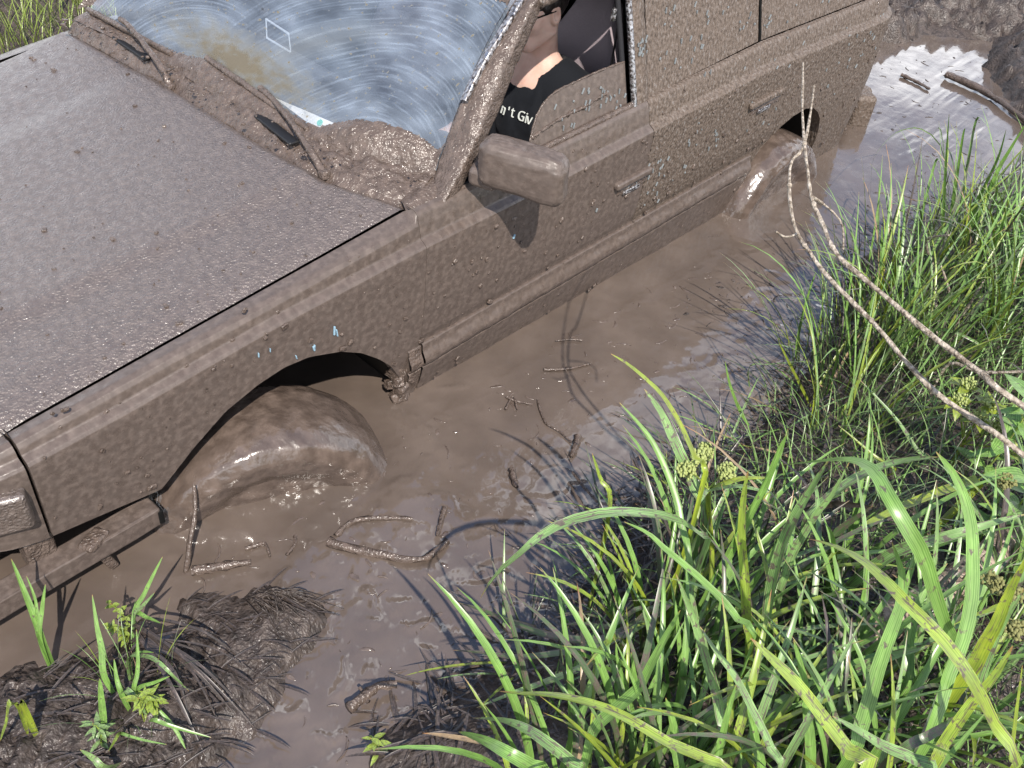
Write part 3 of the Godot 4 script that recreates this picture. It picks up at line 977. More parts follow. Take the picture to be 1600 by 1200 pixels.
func build_person():
	var HC := Vector3(1.315, .945, -.405)
	var who := thing("person", "person in a black t-shirt sitting at the open driver window", "person", Vector3(1.42, .15, -.42))
	# head frame: f forward, s to the person's left, turned a little towards the window and down
	var hb := Basis(Vector3.UP, -.12) * Basis(Vector3.BACK, .16)
	var head := func(p: Vector3) -> float:
		var q := hb.inverse() * (p - HC)      # q.x is backwards, q.y up, q.z to the left ear
		var d := ell(q, Vector3(.012, .035, 0), Vector3(.100, .098, .078))
		d = smin(d, ell(q, Vector3(-.022, -.030, 0), Vector3(.072, .085, .063)), .03)
		d = smin(d, cap(q, Vector3(-.066, -.098, .012), Vector3(-.066, -.098, -.012), .022, .022), .035)
		for s in [-1.0, 1.0]:
			d = smin(d, cap(q, Vector3(.012, -.062, .050 * s), Vector3(-.055, -.095, .022 * s), .022, .020), .035)
			d = smin(d, ell(q, Vector3(-.058, -.018, .040 * s), Vector3(.028, .026, .026)), .03)
			d = smin(d, cap(q, Vector3(-.086, .022, .012 * s), Vector3(-.070, .020, .045 * s), .010, .009), .02)
			var ear := ell(q, Vector3(.016, -.004, .078 * s), Vector3(.021, .034, .011))
			ear = maxf(ear, -ell(q, Vector3(.012, .0, .088 * s), Vector3(.011, .020, .009)))
			d = smin(d, ear, .008)
			d = maxf(d, -ell(q, Vector3(-.092, .004, .032 * s), Vector3(.016, .011, .017)))
			d = minf(d, ell(q, Vector3(-.074, .004, .032 * s), Vector3(.012, .012, .013)))
		d = smin(d, cap(q, Vector3(-.090, .012, 0), Vector3(-.108, -.024, 0), .008, .013), .014)
		d = smin(d, ell(q, Vector3(-.098, -.030, 0), Vector3(.010, .008, .018)), .01)
		d = smin(d, ell(q, Vector3(-.086, -.060, 0), Vector3(.012, .007, .024)), .010)
		d = smin(d, ell(q, Vector3(-.083, -.074, 0), Vector3(.012, .008, .020)), .010)
		d = maxf(d, -ell(q, Vector3(-.098, -.0665, 0), Vector3(.012, .0022, .024)))
		d = smin(d, cap(p, HC + Vector3(.045, -.06, 0), Vector3(1.39, .735, -.42), .047, .056), .028)
		d = smin(d, cap(p, Vector3(1.39, .70, -.30), Vector3(1.39, .70, -.54), .055, .055), .06)
		d = smin(d, ell(p, Vector3(1.37, .66, -.42), Vector3(.10, .09, .14)), .05)
		return d
	part(who, "body", nets(HC + Vector3(-.14, -.34, -.24), HC + Vector3(.19, .15, .20), .0055, head), M.skin)
	var hair := func(p: Vector3) -> float:
		var q := hb.inverse() * (p - HC)
		var d := ell(q, Vector3(.018, .042, 0), Vector3(.108, .103, .084))
		d = maxf(d, -(ell(q, Vector3(-.075, -.03, 0), Vector3(.075, .085, .10))))
		d = maxf(d, -(q.y + .035 - maxf(0.0, -q.x) * .9) if q.x < .045 else -(q.y + .075))
		d += .004 * nz.get_noise_3d(q.x * 90, q.y * 30, q.z * 90)
		return d
	part(who, "hair", nets(HC + Vector3(-.12, -.12, -.11), HC + Vector3(.15, .17, .11), .0065, hair), M.hair)
	for s in [-1.0, 1.0]:
		part(who, "eye", rbox(HC + hb * Vector3(-.082, .004, .032 * s), Vector3(.006, .006, .007), .005, Basis.IDENTITY, 0.0, 8), M.black)
	part(who, "lips", tube([HC + hb * Vector3(-.088, -.064, -.022), HC + hb * Vector3(-.0985, -.0655, -.008), HC + hb * Vector3(-.0985, -.0655, .008), HC + hb * Vector3(-.088, -.064, .022)], [.003, .0045, .0045, .003], 8), M.lips)
	part(who, "eyebrow", tube([HC + hb * Vector3(-.090, .028, .014), HC + hb * Vector3(-.086, .033, .034), HC + hb * Vector3(-.070, .028, .052)], [.004], 6), M.hair)
	# spectacles: two rims, a bridge, two temples
	var spec := Node3D.new()
	spec.name = "glasses"
	who.add_child(spec, true)
	for s in [-1.0, 1.0]:
		var ring := []
		for i in 17:
			var a := TAU * i / 16.0
			ring.append(HC + hb * Vector3(-.103 + .01 * absf(cos(a)) * .5, .002 + sin(a) * .016, .033 * s + cos(a) * .025))
		part(spec, "rim", tube(ring, [.0018], 6), M.black)
		part(spec, "temple", tube([HC + hb * Vector3(-.10, .008, .058 * s), HC + hb * Vector3(-.05, .010, .074 * s), HC + hb * Vector3(.012, .014, .084 * s)], [.0022], 6), M.black)
	# shirt: trunk, sleeves
	var SL := Vector3(1.425, .655, -.225)
	var SR := Vector3(1.425, .655, -.62)
	var EL := Vector3(1.27, .40, -.165)
	var ER := Vector3(1.27, .40, -.68)
	var trunk := func(p: Vector3) -> float:
		var d := ell(p, Vector3(1.375, .50, -.42), Vector3(.150, .24, .205))
		d = smin(d, cap(p, Vector3(1.41, .665, -.28), Vector3(1.41, .665, -.56), .075, .075), .09)
		d = smin(d, cap(p, Vector3(1.40, .71, -.34), Vector3(1.40, .71, -.50), .05, .05), .07)
		d = smin(d, cap(p, Vector3(1.42, .36, -.42), Vector3(1.44, .12, -.42), .17, .18), .10)
		d = smin(d, cap(p, SL, EL.lerp(SL, .15), .072, .066), .06)
		d = smin(d, cap(p, SR, ER.lerp(SR, .15), .072, .066), .06)
		# folds that hang from the shoulder and cross the chest
		var fold := sin((p.z * 1.0 + p.x * .45) * 75.0 + 5.0 * nz.get_noise_3d(p.x * 5, p.y * 5, p.z * 5)) * .0045 * clampf((.72 - p.y) * 8.0, 0, 1)
		d += fold + .006 * clampf((.70 - p.y) * 12.0, 0, 1) * nz.get_noise_3d(p.x * 11, p.y * 7, p.z * 11)
		# neck hole
		d = maxf(d, -cap(p, Vector3(1.36, .775, -.42), Vector3(1.39, .86, -.42), .088, .12))
		return d
	part(who, "shirt", nets(Vector3(1.12, .06, -.80), Vector3(1.66, .80, -.08), .0085, trunk), M.shirt)
	# forearms and hands on the steering wheel
	for s in [1.0, -1.0]:
		var E := EL if s > 0 else ER
		var W := Vector3(1.03, .455, -.43 + .17 * s)
		var grip := Vector3(.985, .46, -.45 + .17 * s)
		var arm := func(p: Vector3) -> float:
			var d := cap(p, E.lerp(SL if s > 0 else SR, .3), E, .05, .044)
			d = smin(d, cap(p, E, W, .045, .028), .03)
			d = smin(d, cap(p, W, grip + Vector3(.03, .03, 0), .028, .03), .02)
			for q in 4:
				var b := grip + Vector3(.018, .045 - .021 * q, .01 * s)
				d = smin(d, cap(p, b, b + Vector3(-.035, .006, .014 * s), .009, .0085), .006)
				d = smin(d, cap(p, b + Vector3(-.035, .006, .014 * s), b + Vector3(-.045, .0, -.016 * s), .0085, .008), .004)
			d = smin(d, cap(p, grip + Vector3(.03, .045, -.015 * s), grip + Vector3(-.01, .065, -.02 * s), .010, .009), .008)
			return d
		part(who, "forearm", nets(Vector3(.91, .32, minf(E.z, grip.z) - .07), Vector3(1.40, .70, maxf(E.z, grip.z) + .07), .008, arm), M.skin)
	# lettering across the chest, each letter laid on the cloth
	var word := "n't Give"
	var font := SystemFont.new()
	font.font_names = PackedStringArray(["Droid Sans"])
	font.font_weight = 500
	var zz := -.435
	for i in word.length():
		if word[i] == " ":
			zz += .024
			continue
		var tm := TextMesh.new()
		tm.text = word[i]
		tm.font = font
		tm.font_size = 48
		tm.pixel_size = .00098
		tm.depth = .004
		# find the cloth along -x at this height
		var y := .597
		var x := 1.15
		while x < 1.5 and trunk.call(Vector3(x, y, zz)) > 0.0:
			x += .002
		var p := Vector3(x, y, zz)
		var n := Vector3(trunk.call(p + Vector3(.02, 0, 0)) - trunk.call(p - Vector3(.02, 0, 0)), trunk.call(p + Vector3(0, .02, 0)) - trunk.call(p - Vector3(0, .02, 0)), trunk.call(p + Vector3(0, 0, .02)) - trunk.call(p - Vector3(0, 0, .02))).normalized()
		var o := MeshInstance3D.new()
		o.name = "letter"
		o.mesh = tm
		o.material_override = M.letters
		who.add_child(o, true)
		var side := Vector3.UP.cross(n).normalized()
		o.transform = Transform3D(Basis(side, n.cross(side), n), p + n * .003 - who.position)
		zz += .022 if word[i] in ["n", "G", "v", "e"] else .013

# ---------------------------------------------------------------- ground
func sdist(poly: PackedVector2Array, q: Vector2) -> float:
	var d := 1e9
	for i in poly.size():
		d = minf(d, Geometry2D.get_closest_point_to_segment(q, poly[i], poly[(i + 1) % poly.size()]).distance_squared_to(q))
	d = sqrt(d)
	var inside := false
	var j := poly.size() - 1
	for i in poly.size():
		var a := poly[i]
		var b := poly[j]
		if (a.y > q.y) != (b.y > q.y) and q.x < (b.x - a.x) * (q.y - a.y) / (b.y - a.y) + a.x:
			inside = not inside
		j = i
	return d if inside else -d

# banks: outline on the ground, height, run-up
var LAND := [
	[PackedVector2Array([Vector2(400, 30), Vector2(12, 2.4), Vector2(6, 1.25), Vector2(4.0, .72), Vector2(2.98, .56), Vector2(2.41, .56), Vector2(1.99, .67), Vector2(1.63, .77), Vector2(1.3, .84), Vector2(.95, .78), Vector2(.6, .74), Vector2(.437, .83), Vector2(.18, .91), Vector2(-.155, .84), Vector2(-.40, .79), Vector2(-.46, .86), Vector2(-.52, 1.0), Vector2(-.8, 1.25), Vector2(-1.4, 1.35), Vector2(-4, 1.6), Vector2(-400, 40), Vector2(-400, 400), Vector2(400, 400)]), .42, .42],
	[PackedVector2Array([Vector2(-1.35, .0), Vector2(-1.05, .10), Vector2(-.9, .12), Vector2(-.80, .17), Vector2(-.64, .22), Vector2(-.56, .30), Vector2(-.53, .42), Vector2(-.56, .52), Vector2(-.63, .60), Vector2(-.70, .68), Vector2(-.80, .78), Vector2(-1.1, .86), Vector2(-1.6, .7), Vector2(-1.7, .3)]), .085, .14],
	[PackedVector2Array([Vector2(-.52, .17), Vector2(-.42, .20), Vector2(-.30, .29), Vector2(-.235, .42), Vector2(-.25, .51), Vector2(-.34, .545), Vector2(-.46, .575), Vector2(-.60, .64), Vector2(-.72, .50), Vector2(-.62, .30)]), .055, .09],
	[PackedVector2Array([Vector2(-400, -40), Vector2(-6, -3.2), Vector2(-2, -2.75), Vector2(1.2, -2.7), Vector2(3, -2.9), Vector2(5, -3.4), Vector2(400, -40), Vector2(400, -400), Vector2(-400, -400)]), .38, .5],
	[PackedVector2Array([Vector2(4.75, -.62), Vector2(5.0, -.42), Vector2(5.35, -.45), Vector2(5.5, -.7), Vector2(7, -.9), Vector2(7.5, -3.3), Vector2(4.9, -3.0), Vector2(4.7, -1.6)]), .16, .2],
	[PackedVector2Array([Vector2(4.25, .62), Vector2(4.45, .45), Vector2(4.75, .22), Vector2(5.05, .0), Vector2(5.5, -.12), Vector2(7, -.35), Vector2(9, .2), Vector2(7, 1.6), Vector2(5, 1.1)]), .22, .3],
	[PackedVector2Array([Vector2(5.2, -.62), Vector2(5.4, -.35), Vector2(5.6, -.05), Vector2(7, .3), Vector2(8.2, -.5), Vector2(7, -1.4), Vector2(5.8, -1.0)]), .12, .18],
	[PackedVector2Array([Vector2(7.6, -3), Vector2(8.2, -1.2), Vector2(8.5, .5), Vector2(8.2, 2), Vector2(400, 40), Vector2(400, -60)]), .3, .6],
	[PackedVector2Array([Vector2(-3.4, -3.4), Vector2(-3.0, -1), Vector2(-3.1, 1.2), Vector2(-3.6, 2), Vector2(-400, 60), Vector2(-400, -60)]), .3, .6],
]

func land(x: float, z: float) -> float:
	var q := Vector2(x, z)
	var h := -.14
	for l in LAND:
		var d := sdist(l[0], q)
		if d > 0: h = maxf(h, -.02 + (l[1] + .02) * (1.0 - exp(-d / l[2])))
		else: h = maxf(h, maxf(-.14, -.02 + d * .45))
	var lump := nf.get_noise_2d(x * 3.1, z * 3.1) * .035 + nf.get_noise_2d(x * 11.0 + 5, z * 11.0) * .016
	var near_left := clampf((-.35 - x) * 3.0, 0, 1) * clampf((1.1 - z) * 3.0, 0, 1)
	lump += near_left * (nl.get_noise_2d(x * 8.0 + nf.get_noise_2d(x * 9.0, z * 9.0) * 1.6, z * 8.0 + nf.get_noise_2d(x * 9.0 + 50.0, z * 9.0) * 1.6) * -.035 - .010 + absf(nf.get_noise_2d(x * 9.0, z * 9.0)) * .055 + nz.get_noise_2d(x * 34.0, z * 34.0) * .012)
	if x > 3.8: lump += nf.get_noise_2d(x * 5.0, z * 2.2) * .07 + nf.get_noise_2d(x * 16.0, z * 16.0) * .025
	return h + lump * clampf((h + .10) * 8.0, 0.15, 1.0)

func lines(lo: float, hi: float, step: float, out_lo: float, out_hi: float, grow: float) -> PackedFloat32Array:
	var a := PackedFloat32Array()
	var x := lo
	while x <= hi:
		a.append(x)
		x += step
	var s := step
	x = hi
	while x < out_hi:
		s *= grow
		x += s
		a.append(x)
	s = step
	x = lo
	while x > out_lo:
		s *= grow
		x -= s
		a.insert(0, x)
	return a

func field(X: PackedFloat32Array, Z: PackedFloat32Array, f: Callable) -> ArrayMesh:
	var w := X.size()
	var h := Z.size()
	var P := PackedVector3Array()
	var U := PackedVector2Array()
	for j in h:
		for i in w:
			P.append(Vector3(X[i], f.call(X[i], Z[j]), Z[j]))
			U.append(Vector2(X[i], Z[j]))
	var N := grid_normals(P, w, h, true)
	var I := PackedInt32Array()
	for j in h - 1:
		for i in w - 1:
			var a := j * w + i
			I.append_array(PackedInt32Array([a, a + 1, a + w, a + 1, a + w + 1, a + w]))
	return commit(P, N, U, I)

const RIDGES := []

func pool_y(x: float, z: float) -> float:
	# thick skin near the banks, smooth liquid by the car
	var y := nf.get_noise_2d(x * 1.7, z * 2.4) * .003
	var rough := clampf(nf.get_noise_2d(x * 1.3 + 40, z * 1.3) * 1.6 + .25, 0, 1)
	rough = maxf(rough * .35, clampf((.75 - x) * 1.4, 0, 1) * clampf((z - .12) * 3.5, 0, 1))
	var wx := x + nf.get_noise_2d(x * 2.0, z * 2.0 + 9.0) * .12
	var wz := z + nf.get_noise_2d(x * 2.0 + 31.0, z * 2.0) * .12
	y += rough * (nf.get_noise_2d(wx * 3.2, wz * 4.4) * .006 + maxf(nf.get_noise_2d(wx * 8.0, wz * 10.0) - .15, 0.0) * .020)
	# swell round the front wheel
	var d := Vector2(x - .02, z - .05).length()
	y += .006 * exp(-pow((d - .30) / .07, 2.0))
	return y + nz.get_noise_2d(x * 14.0, z * 20.0) * .0007 * (1.0 + rough * 2.0)

func build_ground():
	var gm := field(lines(-1.25, 2.2, .015, -320, 320, 1.11), lines(-.02, 1.3, .013, -320, 320, 1.11), land)
	var go := part(self, "ground", gm, M.bank)
	tag(go, "", "", "", "structure")
	# churned mud on the far bank behind the car, in finer relief
	var fm := field(lines(4.0, 7.4, .028, 3.9, 7.5, 1.0), lines(-2.9, 1.5, .028, -3.0, 1.6, 1.0), func(x, z):
		var e := minf(minf(x - 3.95, 7.45 - x), minf(z + 2.95, 1.55 - z))
		var h := land(x, z)
		h += clampf((h + .03) * 9.0, 0, 1) * (.02 + absf(nf.get_noise_2d(x * 4.0, z * 6.0)) * .13 - nl.get_noise_2d(x * 6.0, z * 6.0) * .05)
		return h - .02 - smoothstep(.3, .0, e) * .2)
	tag(part(self, "churned_mud_bank", fm, M.bank), "", "", "", "structure")
	var pm := field(lines(-1.05, 2.6, .0095, -9, 12, 1.09), lines(-.12, .95, .0095, -6, 5, 1.09), pool_y)
	var po := part(self, "mud_pool", pm, M.pool)
	tag(po, "", "", "", "structure")

# ---------------------------------------------------------------- sky, sun, camera
func sky_image() -> Image:
	var w := 1024
	var h := 512
	var im := Image.create(w, h, false, Image.FORMAT_RGBF)
	var n := FastNoiseLite.new()
	n.seed = 77
	n.frequency = 1.0
	n.fractal_octaves = 5
	for y in h:
		var el := PI * (0.5 - (y + .5) / h)
		var up := sin(el)
		for x in w:
			var az := TAU * (x + .5) / w
			var d := Vector3(cos(az) * cos(el), up, sin(az) * cos(el))
			var c: Color
			if up < 0.0:
				c = Color(.30, .31, .31)
			else:
				var k := pow(1.0 - up, 4.2)
				c = Color(.13, .22, .44).lerp(Color(1.90, 1.98, 2.08), k)
				var q := Vector2(d.x, d.z) / (up + .35)
				var v := n.get_noise_3d(q.x * 1.5 + 3.1, q.y * 1.5 + 8.0, up * .5)
				var cl := smoothstep(-.16, .30, v) * smoothstep(.85, .40, up) + smoothstep(.22, .5, v) * .55 * smoothstep(.40, .85, up)
				c = c.lerp(Color(2.25, 2.28, 2.34), cl * .92)
			im.set_pixel(x, y, c)
	return im

func _ready():
	rng.seed = 4242
	var cam := Camera3D.new()
	cam.name = "camera"
	cam.position = Vector3(-1.05, 2.04, 1.63)
	cam.rotation = Vector3(deg_to_rad(-41.55), deg_to_rad(-50.6), deg_to_rad(7.07))
	cam.fov = 45.22
	cam.near = 0.05
	cam.far = 900.0
	add_child(cam)
	cam.current = true
	var env := Environment.new()
	env.background_mode = Environment.BG_SKY
	var sky := Sky.new()
	var pm := PanoramaSkyMaterial.new()
	pm.panorama = ImageTexture.create_from_image(sky_image())
	sky.sky_material = pm
	env.sky = sky
	env.tonemap_mode = Environment.TONE_MAPPER_LINEAR
	env.tonemap_exposure = EXPOSURE
	env.sdfgi_enabled = true
	env.ssao_enabled = true
	env.ssil_enabled = true
	var we := WorldEnvironment.new()
	we.name = "world_environment"
	we.environment = env
	add_child(we)
	var sun := DirectionalLight3D.new()
	sun.name = "sun"
	sun.light_energy = 1.6
	sun.light_color = Color(1.0, 0.965, 0.925)
	sun.light_angular_distance = 0.5
	sun.shadow_enabled = true
	add_child(sun)
	sun.look_at_from_position(Vector3.ZERO, Vector3(.34, -.78, -.53), Vector3.UP)
	make_materials()
	build_ground()
	build_car()
	build_person()
	build_plants()

const EXPOSURE := 1.29

# ---------------------------------------------------------------- plants
# a strap leaf along P (base to tip), folded along its midrib
func blade(P: Array, width: float, side: Vector3, segs := 12, fold := 0.35) -> ArrayMesh:
	var V := PackedVector3Array()
	var N := PackedVector3Array()
	var U := PackedVector2Array()
	var I := PackedInt32Array()
	var s := side
	for i in segs + 1:
		var v := float(i) / segs
		var p := spline(P, v)
		var t := (spline(P, minf(v + .02, 1.0)) - spline(P, maxf(v - .02, 0.0))).normalized()
		s = (s - t * s.dot(t)).normalized()
		var n := s.cross(t).normalized()
		var w := width * .5 * minf(.62 + v * 1.5, 1.0) * pow(maxf(1.0 - pow(v, 3.2), 0.0), .8)
		w = maxf(w, .0006)
		var f := fold * w
		for q in [-1, 0, 1]:
			V.append(p + s * w * q + n * (f if q != 0 else 0.0))
			N.append((n - s * fold * q).normalized())
			U.append(Vector2(.5 + .5 * q, v))
	for i in segs:
		for q in 2:
			var a := i * 3 + q
			I.append_array(PackedInt32Array([a, a + 3, a + 1, a + 1, a + 3, a + 4]))
	return commit(V, N, U, I)

# an arching leaf of length 1 that starts at the origin and leans towards +x
func arch(lean: float, droop: float, width: float, fold := .35, twist := .0) -> ArrayMesh:
	var P := []
	var p := Vector3.ZERO
	var a := lean
	for i in 9:
		P.append(p + Vector3(0, 0, twist * pow(i / 8.0, 2.0)))
		p += Vector3(sin(a), cos(a), 0) / 8.0
		a += droop / 8.0 * (.4 + i / 5.0)
	return blade(P, width, Vector3(0, 0, 1), 10, fold)

var protos := {}

func proto_set(key: String, n: int, width: float, lean0: float, lean1: float, d0: float, d1: float) -> Array:
	if not protos.has(key):
		var a := []
		for i in n:
			a.append(arch(rng.randf_range(lean0, lean1), rng.randf_range(d0, d1), width * rng.randf_range(.75, 1.2), rng.randf_range(.15, .55), rng.randf_range(-.12, .12)))
		protos[key] = a
	return protos[key]

func put_blade(c: Node3D, mesh: Mesh, m: Material, at: Vector3, turn: float, size: float):
	var o := MeshInstance3D.new()
	o.name = "blade"
	o.mesh = mesh
	o.material_override = m
	o.transform = Transform3D(Basis(Vector3.UP, turn).scaled(Vector3.ONE * size), at - c.position)
	c.add_child(o, true)

func pick(w: Array) -> int:
	var s := 0.0
	for x in w: s += x
	var r := rng.randf() * s
	for i in w.size():
		r -= w[i]
		if r <= 0: return i
	return 0

func clump(called: String, label: String, group: String, at: Vector2, n: int, key: String, spread: float, len0: float, len1: float, weights: Array) -> Node3D:
	var y := land(at.x, at.y)
	var c := thing(called, label, "grass plant", Vector3(at.x, y, at.y), group)
	for i in n:
		var r := spread * sqrt(rng.randf())
		var a := rng.randf() * TAU
		var q := Vector2(at.x + cos(a) * r, at.y + sin(a) * r)
		var set: Array = protos[key]
		put_blade(c, set[rng.randi() % set.size()], M.blades[pick(weights)], Vector3(q.x, land(q.x, q.y) - .01, q.y), -a + rng.randf_range(-.9, .9), rng.randf_range(len0, len1))
	return c

# leaves that were drawn one by one; each is rooted in the bank
func traced(called: String, label: String, group: String, list: Array, filler: int, key: String, len0: float, len1: float, weights: Array, root_at = null):
	var mid := Vector3.ZERO
	for l in list: mid += l[3][0]
	mid /= list.size()
	if root_at != null: mid = Vector3(root_at.x, 0, root_at.y)
	var c := thing(called, label, "grass plant", Vector3(mid.x, land(mid.x, mid.z), mid.z), group)
	for l in list:
		var P: Array = l[3].duplicate()
		var b: Vector3 = P[0]
		var d: Vector3 = b - P[1]
		var rx := b.x + d.x * .25 + (mid.x - b.x) * .3
		var rz := b.z + d.z * .25 + (mid.z - b.z) * .3
		var gy := land(rx, rz) - .02
		if b.y > gy + .06:
			P.insert(0, Vector3(rx, gy, rz))
		part(c, "blade", blade(P, l[1], l[2], 18, rng.randf_range(.18, .5)), M.blades[l[0]])
	for i in filler:
		var r := .10 * sqrt(rng.randf())
		var a := rng.randf() * TAU
		var set: Array = protos[key]
		var x := mid.x + cos(a) * r
		var z := mid.z + sin(a) * r
		put_blade(c, set[rng.randi() % set.size()], M.blades[pick(weights)], Vector3(x, land(x, z) - .01, z), -a + rng.randf_range(-.9, .9), rng.randf_range(len0, len1))
	return c

func flower_head(c: Node3D, at: Vector3, size: float, n: int, m: Material):
	var list := []
	var base := at - Vector3(0, size * .8, 0)
	for i in n:
		var d := Vector3(rng.randfn(), rng.randfn() * .6 + .3, rng.randfn()).normalized() * size * pow(rng.randf(), .5)
		list.append(rbox(at + d, Vector3(.0022, .0034, .0022) * rng.randf_range(.8, 1.5), .0018, Basis(Vector3(1, 0, 1).normalized(), rng.randf() * 3), 0.0, 4))
		if i % 5 == 0:
			list.append(tube([base, at + d], [.0009], 4))
	var h := part(c, "flower_head", join(list), m)
	h.set_meta("kind", "stuff")

func leaf_shape(w: float, l: float) -> ArrayMesh:
	return sheet(4, 8, func(u, v):
		var k := sin(PI * pow(v, .8)) * w
		return Vector3((u - .5) * 2.0 * k, absf(u - .5) * k * .5 - v * v * l * .25, v * l))

func weed(label: String, at: Vector3, h: float, n: int, leaf_w: float, leaf_l: float, m: Material):
	var c := thing("leafy_weed", label, "weed", at)
	var top := at + Vector3(rng.randf_range(-.03, .03), h, rng.randf_range(-.03, .03))
	var stem := [at - Vector3(0, .03, 0), at.lerp(top, .5) + Vector3(.012, 0, .008), top]
	part(c, "stem", tube(smooth_path(stem, 8), [.003, .003, .0028, .0025, .002], 6), M.blades[2])
	var lf := leaf_shape(leaf_w, leaf_l)
	for i in n:
		var o := MeshInstance3D.new()
		o.name = "leaf"
		o.mesh = lf
		o.material_override = m
		var k := .25 + .75 * i / n
		var b := Basis(Vector3.UP, i * 2.4 + rng.randf() * .6) * Basis(Vector3.RIGHT, rng.randf_range(-.7, .25))
		o.transform = Transform3D(b.scaled(Vector3.ONE * rng.randf_range(.6, 1.15)), spline(stem, k) - c.position)
		c.add_child(o, true)

func scatter(called: String, label: String, mesh: Mesh, m: Material, n: int, f: Callable):
	var mm := MultiMesh.new()
	mm.transform_format = MultiMesh.TRANSFORM_3D
	mm.mesh = mesh
	mm.instance_count = n
	for i in n:
		mm.set_instance_transform(i, f.call())
	var o := MultiMeshInstance3D.new()
	o.multimesh = mm
	o.material_override = m
	o.name = numbered(called)
	add_child(o)
	tag(o, label, "grass", "", "stuff")

const ORDER := ["first", "second", "third", "fourth", "fifth", "sixth", "seventh", "eighth", "ninth", "tenth", "eleventh", "twelfth", "thirteenth", "fourteenth", "fifteenth", "sixteenth"]

const SHORE := [Vector3(4.0, 0, .72), Vector3(2.98, 0, .56), Vector3(2.41, 0, .56), Vector3(1.99, 0, .67), Vector3(1.63, 0, .77), Vector3(1.3, 0, .84), Vector3(.95, 0, .78), Vector3(.6, 0, .74), Vector3(.437, 0, .83), Vector3(.18, 0, .91), Vector3(-.155, 0, .84), Vector3(-.40, 0, .79)]

func shore_spot(t: float, inland: float) -> Vector2:
	var p := spline(SHORE, t)
	return Vector2(p.x - inland * .12, p.z + inland)

